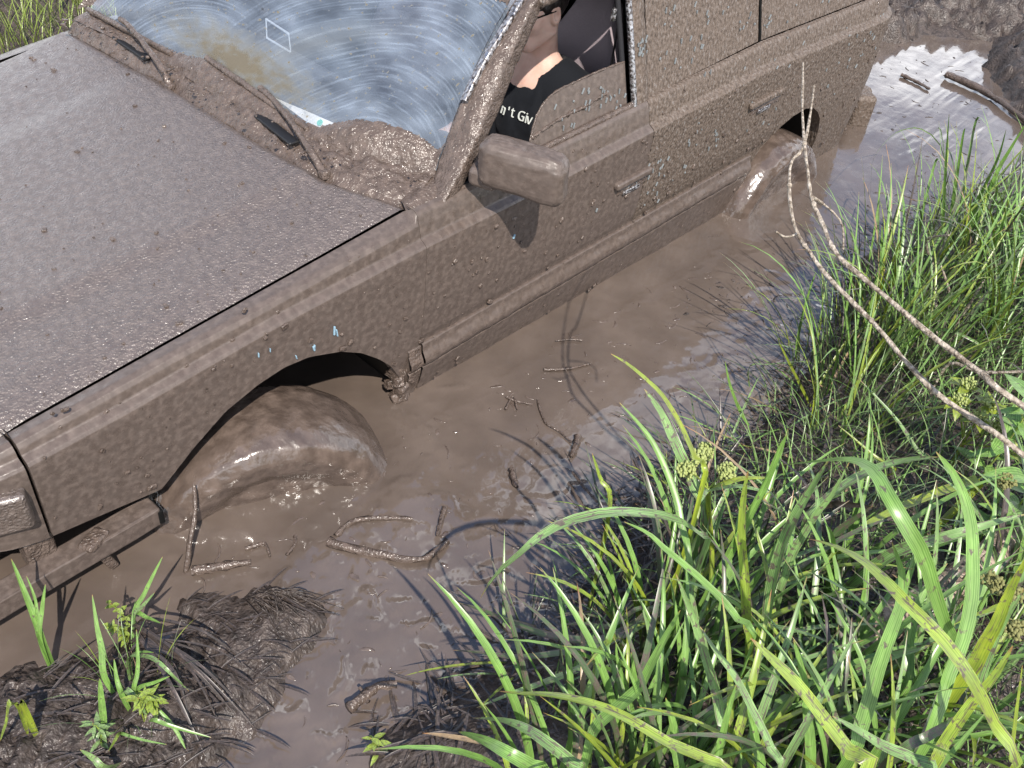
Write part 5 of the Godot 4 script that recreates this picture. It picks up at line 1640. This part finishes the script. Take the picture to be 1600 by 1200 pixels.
		[5, 0.0187, Vector3(0.085, -0.574, 0.814), [Vector3(0.513, 0.4, 1.245), Vector3(0.541, 0.446, 1.249), Vector3(0.555, 0.5, 1.287), Vector3(0.543, 0.557, 1.342), Vector3(0.523, 0.6, 1.385)]],
		[3, 0.0262, Vector3(0.479, -0.248, 0.842), [Vector3(0.425, 0.4, 1.338), Vector3(0.44, 0.454, 1.347), Vector3(0.457, 0.525, 1.346), Vector3(0.466, 0.574, 1.358), Vector3(0.47, 0.65, 1.386)]],
	],
	[
		[0, 0.0249, Vector3(0.14, 0.293, 0.946), [Vector3(-0.026, 0.6, 1.622), Vector3(-0.003, 0.645, 1.609), Vector3(0.016, 0.685, 1.598), Vector3(0.042, 0.743, 1.58), Vector3(0.068, 0.8, 1.566), Vector3(0.091, 0.854, 1.553), Vector3(0.101, 0.9, 1.53), Vector3(0.094, 0.95, 1.496)]],
		[3, 0.0167, Vector3(0.023, -0.295, 0.955), [Vector3(-0.007, 0.65, 1.674), Vector3(0.026, 0.699, 1.694), Vector3(0.056, 0.749, 1.714), Vector3(0.091, 0.8, 1.718)]],
		[0, 0.0193, Vector3(0.729, 0.28, 0.625), [Vector3(-0.033, 0.5, 1.58), Vector3(-0.019, 0.599, 1.533), Vector3(-0.015, 0.674, 1.496), Vector3(-0.022, 0.75, 1.455)]],
	],
]
const TALL := [
	[
		[0, 0.0176, Vector3(0.521, 0.001, 0.854), [Vector3(2.309, 0.12, 0.951), Vector3(2.329, 0.207, 0.936), Vector3(2.361, 0.405, 0.928), Vector3(2.364, 0.586, 0.919), Vector3(2.35, 0.689, 0.928), Vector3(2.319, 0.8, 0.944)]],
		[0, 0.0124, Vector3(0.26, 0.923, -0.283), [Vector3(2.241, 0.2, 0.88), Vector3(2.308, 0.21, 0.832), Vector3(2.312, 0.214, 0.81), Vector3(2.315, 0.219, 0.782), Vector3(2.149, 0.233, 0.788), Vector3(1.962, 0.25, 0.787)]],
		[3, 0.0122, Vector3(0.565, 0.111, 0.818), [Vector3(2.3, 0.15, 1.1), Vector3(2.342, 0.306, 1.049), Vector3(2.371, 0.462, 1.002), Vector3(2.388, 0.6, 0.978)]],
		[1, 0.0086, Vector3(0.138, 0.62, 0.772), [Vector3(2.246, 0.12, 0.953), Vector3(2.314, 0.219, 0.864), Vector3(2.382, 0.317, 0.773), Vector3(2.438, 0.4, 0.694)]],
	],
	[
		[0, 0.0109, Vector3(-0.065, 0.246, 0.967), [Vector3(2.187, 0.15, 0.973), Vector3(2.17, 0.354, 0.9), Vector3(2.124, 0.567, 0.837), Vector3(2.08, 0.698, 0.807), Vector3(2.007, 0.85, 0.783)]],
		[0, 0.012, Vector3(-0.08, 0.306, 0.949), [Vector3(2.238, 0.15, 1.198), Vector3(2.262, 0.328, 1.13), Vector3(2.271, 0.485, 1.077), Vector3(2.274, 0.6, 1.056)]],
		[1, 0.0088, Vector3(0.369, -0.528, 0.765), [Vector3(2.024, 0.1, 0.942), Vector3(2.104, 0.158, 0.956), Vector3(2.285, 0.277, 0.95), Vector3(2.052, 0.35, 1.101)]],
	],
	[
		[0, 0.0104, Vector3(0.669, 0.065, 0.74), [Vector3(1.62, 0.05, 0.722), Vector3(1.624, 0.152, 0.703), Vector3(1.627, 0.283, 0.691), Vector3(1.625, 0.35, 0.691)]],
		[0, 0.0074, Vector3(0.482, 0.795, -0.367), [Vector3(1.808, 0.15, 0.801), Vector3(1.741, 0.192, 0.745), Vector3(1.581, 0.256, 0.687), Vector3(1.454, 0.3, 0.661)]],
		[1, 0.0106, Vector3(-0.897, -0.429, 0.112), [Vector3(1.314, 0.1, 0.701), Vector3(1.381, 0.1, 0.735), Vector3(1.451, 0.1, 0.793), Vector3(1.406, 0.1, 0.882), Vector3(1.351, 0.1, 0.997)]],
		[1, 0.01, Vector3(-0.404, -0.85, 0.339), [Vector3(1.818, 0.12, 0.972), Vector3(1.675, 0.289, 1.056), Vector3(1.585, 0.399, 1.138), Vector3(1.554, 0.435, 1.199), Vector3(1.585, 0.411, 1.277), Vector3(1.621, 0.35, 1.314)]],
	],
	[
		[1, 0.0083, Vector3(0.381, 0.345, 0.858), [Vector3(2.3, 0.02, 0.713), Vector3(2.314, 0.166, 0.642), Vector3(2.326, 0.303, 0.585), Vector3(2.33, 0.4, 0.547)]],
		[0, 0.0131, Vector3(0.695, 0.283, 0.661), [Vector3(2.236, 0.02, 0.745), Vector3(2.223, 0.17, 0.701), Vector3(2.198, 0.3, 0.665)]],
	],
	[
		[0, 0.011, Vector3(0.892, 0.404, 0.204), [Vector3(1.128, 0.05, 0.837), Vector3(1.093, 0.118, 0.803), Vector3(1.058, 0.217, 0.76), Vector3(1.039, 0.3, 0.731)]],
		[4, 0.0092, Vector3(0.451, 0.621, 0.642), [Vector3(1.325, 0.08, 0.948), Vector3(1.294, 0.2, 0.853), Vector3(1.264, 0.3, 0.778)]],
		[1, 0.0143, Vector3(0.85, 0.455, 0.264), [Vector3(1.064, 0.35, 1.359), Vector3(1.061, 0.367, 1.316), Vector3(1.085, 0.4, 1.234), Vector3(1.089, 0.45, 1.106)]],
		[4, 0.0085, Vector3(0.771, 0.633, 0.07), [Vector3(0.961, 0.35, 1.316), Vector3(0.946, 0.366, 1.261), Vector3(0.941, 0.383, 1.201), Vector3(0.936, 0.4, 1.139)]],
	],
	[
		[0, 0.0123, Vector3(0.042, 0.252, 0.967), [Vector3(2.396, 0.12, 0.912), Vector3(2.393, 0.321, 0.845), Vector3(2.381, 0.465, 0.808), Vector3(2.342, 0.654, 0.769), Vector3(2.329, 0.7, 0.764)]],
		[0, 0.0132, Vector3(-0.223, -0.025, 0.975), [Vector3(2.466, 0.12, 0.913), Vector3(2.451, 0.347, 0.885), Vector3(2.423, 0.489, 0.891), Vector3(2.376, 0.632, 0.899), Vector3(2.317, 0.75, 0.895)]],
		[1, 0.0052, Vector3(-0.013, 0.921, 0.391), [Vector3(2.379, 0.15, 0.899), Vector3(2.9, 0.196, 0.665), Vector3(3.237, 0.224, 0.465), Vector3(3.29, 0.239, 0.339), Vector3(3.22, 0.247, 0.301), Vector3(3.112, 0.254, 0.289), Vector3(2.975, 0.262, 0.307), Vector3(2.811, 0.271, 0.34), Vector3(2.656, 0.279, 0.392), Vector3(2.337, 0.3, 0.544)]],
		[1, 0.0046, Vector3(0.213, 0.812, 0.543), [Vector3(2.386, 0.15, 0.904), Vector3(2.893, 0.221, 0.646), Vector3(3.294, 0.268, 0.42), Vector3(3.15, 0.279, 0.435), Vector3(2.822, 0.302, 0.503), Vector3(2.509, 0.326, 0.587), Vector3(2.23, 0.35, 0.666)]],
		[1, 0.012, Vector3(-0.214, 0.209, 0.954), [Vector3(2.465, 0.12, 0.967), Vector3(2.552, 0.312, 0.949), Vector3(2.604, 0.451, 0.927), Vector3(2.647, 0.6, 0.903)]],
		[3, 0.0129, Vector3(0.473, -0.179, 0.863), [Vector3(2.355, 0.12, 0.988), Vector3(2.419, 0.211, 0.933), Vector3(2.506, 0.316, 0.894), Vector3(2.567, 0.392, 0.893), Vector3(2.555, 0.45, 0.947)]],
	],
	[
		[0, 0.0116, Vector3(0.004, 0.026, 1), [Vector3(2.472, 0.12, 0.746), Vector3(2.528, 0.228, 0.702), Vector3(2.564, 0.299, 0.675), Vector3(2.629, 0.428, 0.637), Vector3(2.422, 0.48, 0.737)]],
		[1, 0.0108, Vector3(0.158, 0.119, 0.98), [Vector3(2.559, 0.12, 0.872), Vector3(2.58, 0.369, 0.794), Vector3(2.575, 0.519, 0.756), Vector3(2.558, 0.661, 0.731), Vector3(2.355, 0.72, 0.832)]],
	],
]
const LEFT := [
	[
		[0, 0.018, Vector3(0.919, -0.29, -0.266), [Vector3(-0.83, 0.13, 0.168), Vector3(-0.824, 0.154, 0.154), Vector3(-0.814, 0.226, 0.111), Vector3(-0.805, 0.3, 0.069)]],
		[0, 0.0128, Vector3(0.589, -0.122, 0.799), [Vector3(-0.83, 0.13, 0.168), Vector3(-0.802, 0.199, 0.156), Vector3(-0.776, 0.26, 0.148)]],
		[0, 0.0078, Vector3(0.971, -0.136, 0.197), [Vector3(-0.826, 0.13, 0.158), Vector3(-0.803, 0.203, 0.127), Vector3(-0.796, 0.26, 0.1)]],
	],
	[
		[2, 0.0175, Vector3(-0.481, 0.32, -0.817), [Vector3(-0.948, 0.22, 0.345), Vector3(-0.971, 0.164, 0.338), Vector3(-0.999, 0.1, 0.328)]],
		[4, 0.0167, Vector3(-0.963, 0.114, -0.243), [Vector3(-0.939, 0.22, 0.359), Vector3(-0.945, 0.179, 0.356), Vector3(-0.952, 0.1, 0.354)]],
	],
	[
		[0, 0.0138, Vector3(0.916, -0.095, 0.39), [Vector3(-0.775, 0.14, 0.354), Vector3(-0.755, 0.192, 0.328), Vector3(-0.744, 0.233, 0.305), Vector3(-0.723, 0.3, 0.271)]],
		[0, 0.0147, Vector3(0.953, -0.187, 0.238), [Vector3(-0.831, 0.12, 0.454), Vector3(-0.816, 0.18, 0.438), Vector3(-0.8, 0.24, 0.424)]],
		[0, 0.011, Vector3(0.37, -0.276, 0.887), [Vector3(-0.651, 0.14, 0.26), Vector3(-0.617, 0.189, 0.261), Vector3(-0.587, 0.234, 0.262), Vector3(-0.556, 0.28, 0.264)]],
		[1, 0.0122, Vector3(-0.105, -0.292, 0.951), [Vector3(-0.653, 0.14, 0.265), Vector3(-0.63, 0.178, 0.279), Vector3(-0.604, 0.22, 0.295)]],
		[0, 0.01, Vector3(0.855, -0.21, 0.474), [Vector3(-0.746, 0.14, 0.429), Vector3(-0.728, 0.17, 0.421), Vector3(-0.711, 0.207, 0.407), Vector3(-0.691, 0.26, 0.383)]],
		[1, 0.0114, Vector3(-0.91, -0.23, 0.346), [Vector3(-0.719, 0.15, 0.362), Vector3(-0.705, 0.191, 0.4), Vector3(-0.692, 0.218, 0.446), Vector3(-0.682, 0.205, 0.492), Vector3(-0.659, 0.12, 0.5)]],
		[0, 0.0096, Vector3(0.124, -0.732, 0.67), [Vector3(-0.738, 0.14, 0.434), Vector3(-0.711, 0.172, 0.464), Vector3(-0.686, 0.2, 0.49)]],
		[1, 0.0149, Vector3(0.952, 0.239, -0.189), [Vector3(-0.878, 0.16, 0.557), Vector3(-0.886, 0.188, 0.542), Vector3(-0.899, 0.22, 0.527)]],
		[0, 0.0086, Vector3(-0.81, -0.312, 0.496), [Vector3(-0.752, 0.14, 0.521), Vector3(-0.735, 0.13, 0.545), Vector3(-0.711, 0.117, 0.576), Vector3(-0.679, 0.1, 0.615)]],
		[0, 0.006, Vector3(-0.694, -0.511, 0.507), [Vector3(-0.815, 0.14, 0.503), Vector3(-0.794, 0.158, 0.554), Vector3(-0.767, 0.18, 0.609)]],
		[2, 0.0071, Vector3(-0.457, 0.399, -0.795), [Vector3(-0.818, 0.14, 0.501), Vector3(-0.838, 0.16, 0.522), Vector3(-0.858, 0.18, 0.544)]],
		[0, 0.0106, Vector3(-0.387, -0.789, 0.477), [Vector3(-0.649, 0.14, 0.264), Vector3(-0.637, 0.158, 0.299), Vector3(-0.627, 0.18, 0.348)]],
		[0, 0.008, Vector3(-0.61, -0.367, 0.702), [Vector3(-0.713, 0.15, 0.363), Vector3(-0.694, 0.176, 0.383), Vector3(-0.681, 0.2, 0.417)]],
		[0, 0.0113, Vector3(0.965, -0.128, 0.228), [Vector3(-0.769, 0.13, 0.416), Vector3(-0.763, 0.163, 0.396), Vector3(-0.75, 0.2, 0.375)]],
		[1, 0.0155, Vector3(-0.897, -0.44, 0.042), [Vector3(-0.762, 0.14, 0.42), Vector3(-0.755, 0.14, 0.448), Vector3(-0.758, 0.14, 0.505)]],
		[0, 0.0091, Vector3(-0.91, -0.38, -0.167), [Vector3(-0.728, 0.12, 0.499), Vector3(-0.723, 0.098, 0.548), Vector3(-0.728, 0.08, 0.59)]],
	],
	[
		[5, 0.0101, Vector3(-0.6, -0.791, 0.115), [Vector3(-0.683, 0.13, 0.323), Vector3(-0.6, 0.118, 0.347), Vector3(-0.54, 0.03, 0.381)]],
		[5, 0.0069, Vector3(-0.764, -0.209, 0.61), [Vector3(-0.672, 0.13, 0.324), Vector3(-0.604, 0.117, 0.397), Vector3(-0.552, 0.03, 0.44)]],
		[5, 0.0111, Vector3(-0.872, -0.327, 0.365), [Vector3(-0.682, 0.13, 0.312), Vector3(-0.617, 0.118, 0.429), Vector3(-0.562, 0.03, 0.509)]],
		[5, 0.0091, Vector3(-0.941, -0.255, 0.225), [Vector3(-0.667, 0.13, 0.296), Vector3(-0.611, 0.122, 0.445), Vector3(-0.573, 0.03, 0.576)]],
		[5, 0.0075, Vector3(-0.978, -0.1, 0.182), [Vector3(-0.655, 0.13, 0.293), Vector3(-0.616, 0.121, 0.474), Vector3(-0.584, 0.03, 0.619)]],
		[5, 0.0065, Vector3(-0.997, -0.069, 0.035), [Vector3(-0.661, 0.13, 0.279), Vector3(-0.628, 0.123, 0.45), Vector3(-0.643, 0.03, 0.595)]],
		[5, 0.0054, Vector3(-0.988, -0.147, -0.05), [Vector3(-0.665, 0.13, 0.279), Vector3(-0.646, 0.125, 0.4), Vector3(-0.661, 0.03, 0.494)]],
		[5, 0.0121, Vector3(-0.799, -0.489, 0.351), [Vector3(-0.646, 0.13, 0.277), Vector3(-0.562, 0.119, 0.376), Vector3(-0.504, 0.03, 0.461)]],
		[5, 0.0055, Vector3(-0.795, -0.239, 0.557), [Vector3(-0.68, 0.13, 0.319), Vector3(-0.568, 0.117, 0.43), Vector3(-0.5, 0.03, 0.533)]],
		[5, 0.0096, Vector3(-0.916, 0.018, 0.401), [Vector3(-0.682, 0.13, 0.334), Vector3(-0.634, 0.124, 0.42), Vector3(-0.613, 0.03, 0.496)]],
		[5, 0.0062, Vector3(-0.987, -0.052, 0.154), [Vector3(-0.659, 0.13, 0.31), Vector3(-0.652, 0.125, 0.377), Vector3(-0.639, 0.03, 0.404)]],
		[5, 0.01, Vector3(-0.434, -0.238, 0.869), [Vector3(-0.686, 0.13, 0.329), Vector3(-0.574, 0.113, 0.363), Vector3(-0.497, 0.03, 0.396)]],
		[5, 0.0107, Vector3(-0.995, 0.071, -0.063), [Vector3(-0.673, 0.13, 0.327), Vector3(-0.661, 0.126, 0.451), Vector3(-0.694, 0.03, 0.547)]],
		[5, 0.0105, Vector3(-0.938, -0.296, -0.181), [Vector3(-0.669, 0.13, 0.29), Vector3(-0.68, 0.125, 0.46), Vector3(-0.698, 0.03, 0.604)]],
		[5, 0.0105, Vector3(-0.92, -0.383, 0.079), [Vector3(-0.664, 0.13, 0.278), Vector3(-0.625, 0.121, 0.446), Vector3(-0.597, 0.03, 0.575)]],
	],
]
const BRANCH_A := [Vector3(0.767, 1.32, 0.809), Vector3(0.598, 1.305, 0.912), Vector3(0.499, 1.29, 0.98), Vector3(0.434, 1.275, 1.031), Vector3(0.385, 1.26, 1.072), Vector3(0.35, 1.245, 1.119), Vector3(0.306, 1.23, 1.18), Vector3(0.289, 1.215, 1.277), Vector3(0.274, 1.2, 1.368), Vector3(0.269, 1.185, 1.461), Vector3(0.265, 1.17, 1.54), Vector3(0.55, 0.95, 1.9), Vector3(0.8, 0.3, 2.15)]
const BRANCH_B := [Vector3(0.798, 1.27, 0.835), Vector3(0.705, 1.252, 0.886), Vector3(0.601, 1.233, 0.937), Vector3(0.557, 1.215, 0.942), Vector3(0.487, 1.197, 0.987), Vector3(0.422, 1.178, 1.042), Vector3(0.396, 1.16, 1.093), Vector3(0.369, 1.142, 1.165), Vector3(0.339, 1.123, 1.276), Vector3(0.311, 1.105, 1.356), Vector3(0.302, 1.087, 1.425), Vector3(0.318, 1.068, 1.493), Vector3(0.324, 1.05, 1.574), Vector3(0.5, 0.85, 1.85), Vector3(0.72, 0.28, 2.1)]
const BRANCH_A_TWIG := [Vector3(0.428, 1.24, 1.057), Vector3(0.459, 1.22, 1.066), Vector3(0.485, 1.2, 1.079), Vector3(0.492, 1.18, 1.104), Vector3(0.451, 1.16, 1.136)]
const BRANCH_B_TWIG := [Vector3(0.396, 1.18, 1.066), Vector3(0.351, 1.19, 1.064), Vector3(0.335, 1.2, 1.05)]
const TWIG_C := [Vector3(1.721, 0.62, 1.008), Vector3(1.796, 0.546, 0.941), Vector3(1.859, 0.472, 0.933), Vector3(1.919, 0.398, 0.962), Vector3(1.848, 0.324, 1.033), Vector3(1.795, 0.25, 1.091)]
const TWIG_D := [Vector3(1.7, 0.55, 1.163), Vector3(1.708, 0.45, 1.157), Vector3(1.741, 0.35, 1.144), Vector3(1.774, 0.25, 1.162)]
const TWIG_E := [Vector3(1.754, 0.5, 1.019), Vector3(1.778, 0.41, 1.079), Vector3(1.794, 0.32, 1.138)]
const TWIG_F := [Vector3(1.437, 0.5, 1.419), Vector3(1.417, 0.467, 1.359), Vector3(1.421, 0.433, 1.306), Vector3(1.431, 0.4, 1.228)]
const LOG := [Vector3(1.163, 0.44, 1.673), Vector3(0.962, 0.432, 1.638), Vector3(0.81, 0.424, 1.615), Vector3(0.629, 0.416, 1.58), Vector3(0.471, 0.408, 1.535), Vector3(0.326, 0.4, 1.492)]
const STICKS := {
	"a": [0.006, [Vector3(0.86, 0.005, 0.193), Vector3(0.922, 0.005, 0.241), Vector3(1.007, 0.005, 0.276)]],
	"b": [0.004, [Vector3(0.662, 0.006, 0.203), Vector3(0.667, 0.006, 0.228), Vector3(0.682, 0.006, 0.257), Vector3(0.703, 0.006, 0.286)]],
	"c": [0.004, [Vector3(0.732, 0.006, 0.282), Vector3(0.673, 0.006, 0.37), Vector3(0.677, 0.006, 0.431), Vector3(0.669, 0.006, 0.487)]],
	"d": [0.012, [Vector3(0.704, 0.008, 0.483), Vector3(0.659, 0.008, 0.511), Vector3(0.62, 0.008, 0.527)]],
	"e": [0.013, [Vector3(-0.132, 0.01, 0.303), Vector3(-0.104, 0.01, 0.357), Vector3(-0.048, 0.01, 0.436), Vector3(-0.008, 0.01, 0.495), Vector3(0.034, 0.01, 0.521), Vector3(0.114, 0.01, 0.516)]],
	"f": [0.009, [Vector3(-0.101, 0.008, 0.299), Vector3(-0.06, 0.008, 0.287), Vector3(-0.013, 0.008, 0.298), Vector3(0.036, 0.008, 0.336), Vector3(0.094, 0.008, 0.393)]],
	"g": [0.013, [Vector3(-0.45, 0.012, 0.147), Vector3(-0.411, 0.012, 0.174), Vector3(-0.368, 0.012, 0.196), Vector3(-0.324, 0.012, 0.224)]],
	"h": [0.006, [Vector3(-0.309, 0.012, 0.176), Vector3(-0.282, 0.012, 0.186), Vector3(-0.262, 0.012, 0.195), Vector3(-0.275, 0.012, 0.24)]],
	"i": [0.006, [Vector3(-0.186, 0.014, 0.23), Vector3(-0.206, 0.014, 0.253), Vector3(-0.241, 0.014, 0.267)]],
	"j": [0.009, [Vector3(0.188, 0.008, 0.423), Vector3(0.154, 0.008, 0.446), Vector3(0.105, 0.008, 0.482)]],
	"k": [0.012, [Vector3(0.443, 0.006, 0.445), Vector3(0.422, 0.006, 0.471), Vector3(0.403, 0.006, 0.502)]],
	"l": [0.011, [Vector3(4.436, 0.008, -0.234), Vector3(4.422, 0.008, -0.138), Vector3(4.391, 0.008, -0.036)]],
	"m": [0.022, [Vector3(4.652, 0.02, -0.056), Vector3(4.634, 0.02, 0.079), Vector3(4.589, 0.02, 0.252), Vector3(4.404, 0.02, 0.544)]],
	"n": [0.004, [Vector3(0.617, 0.008, 0.247), Vector3(0.68, 0.008, 0.221), Vector3(0.645, 0.008, 0.272)]],
	"o": [0.004, [Vector3(1.083, 0.006, 0.174), Vector3(1.05, 0.006, 0.142), Vector3(1.006, 0.006, 0.115)]],
	"p": [0.006, [Vector3(0.558, 0.03, 0.585), Vector3(0.535, 0.03, 0.656), Vector3(0.523, 0.03, 0.711)]],
	"q": [0.014, [Vector3(-0.403, 0.03, 0.734), Vector3(-0.365, 0.03, 0.733), Vector3(-0.319, 0.03, 0.735), Vector3(-0.28, 0.03, 0.76)]],
	"r": [0.006, [Vector3(-0.359, 0.03, 0.749), Vector3(-0.353, 0.03, 0.726), Vector3(-0.349, 0.03, 0.707)]],
}
const UPRIGHT := [Vector3(-0.346, 0.17, 0.026), Vector3(-0.375, 0.12, 0.067), Vector3(-0.422, 0.06, 0.103), Vector3(-0.458, 0, 0.128), Vector3(-0.462, -0.04, 0.118)]
const HEADS := [Vector3(0.331, 0.62, 1.047), Vector3(0.341, 0.62, 1.113), Vector3(0.296, 0.6, 1.042), Vector3(0.376, 0.6, 1.035)]
const HEAD_STEM := [Vector3(0.286, 0.6, 1.108), Vector3(0.302, 0.525, 1.12), Vector3(0.296, 0.45, 1.154), Vector3(0.267, 0.375, 1.194), Vector3(0.209, 0.3, 1.244)]
const HEADS_YELLOW := [Vector3(1.092, 0.55, 1.35), Vector3(1.114, 0.52, 1.405), Vector3(1.14, 0.55, 1.407), Vector3(1.134, 0.5, 1.458), Vector3(1.176, 0.55, 1.468), Vector3(1.089, 0.5, 1.509), Vector3(1.16, 0.56, 1.342)]
const HEADS_LATE := [Vector3(0.805, 0.62, 1.553), Vector3(0.357, 0.75, 1.679), Vector3(0.318, 0.72, 1.714), Vector3(0.413, 0.7, 1.643), Vector3(0.038, 0.62, 1.486)]
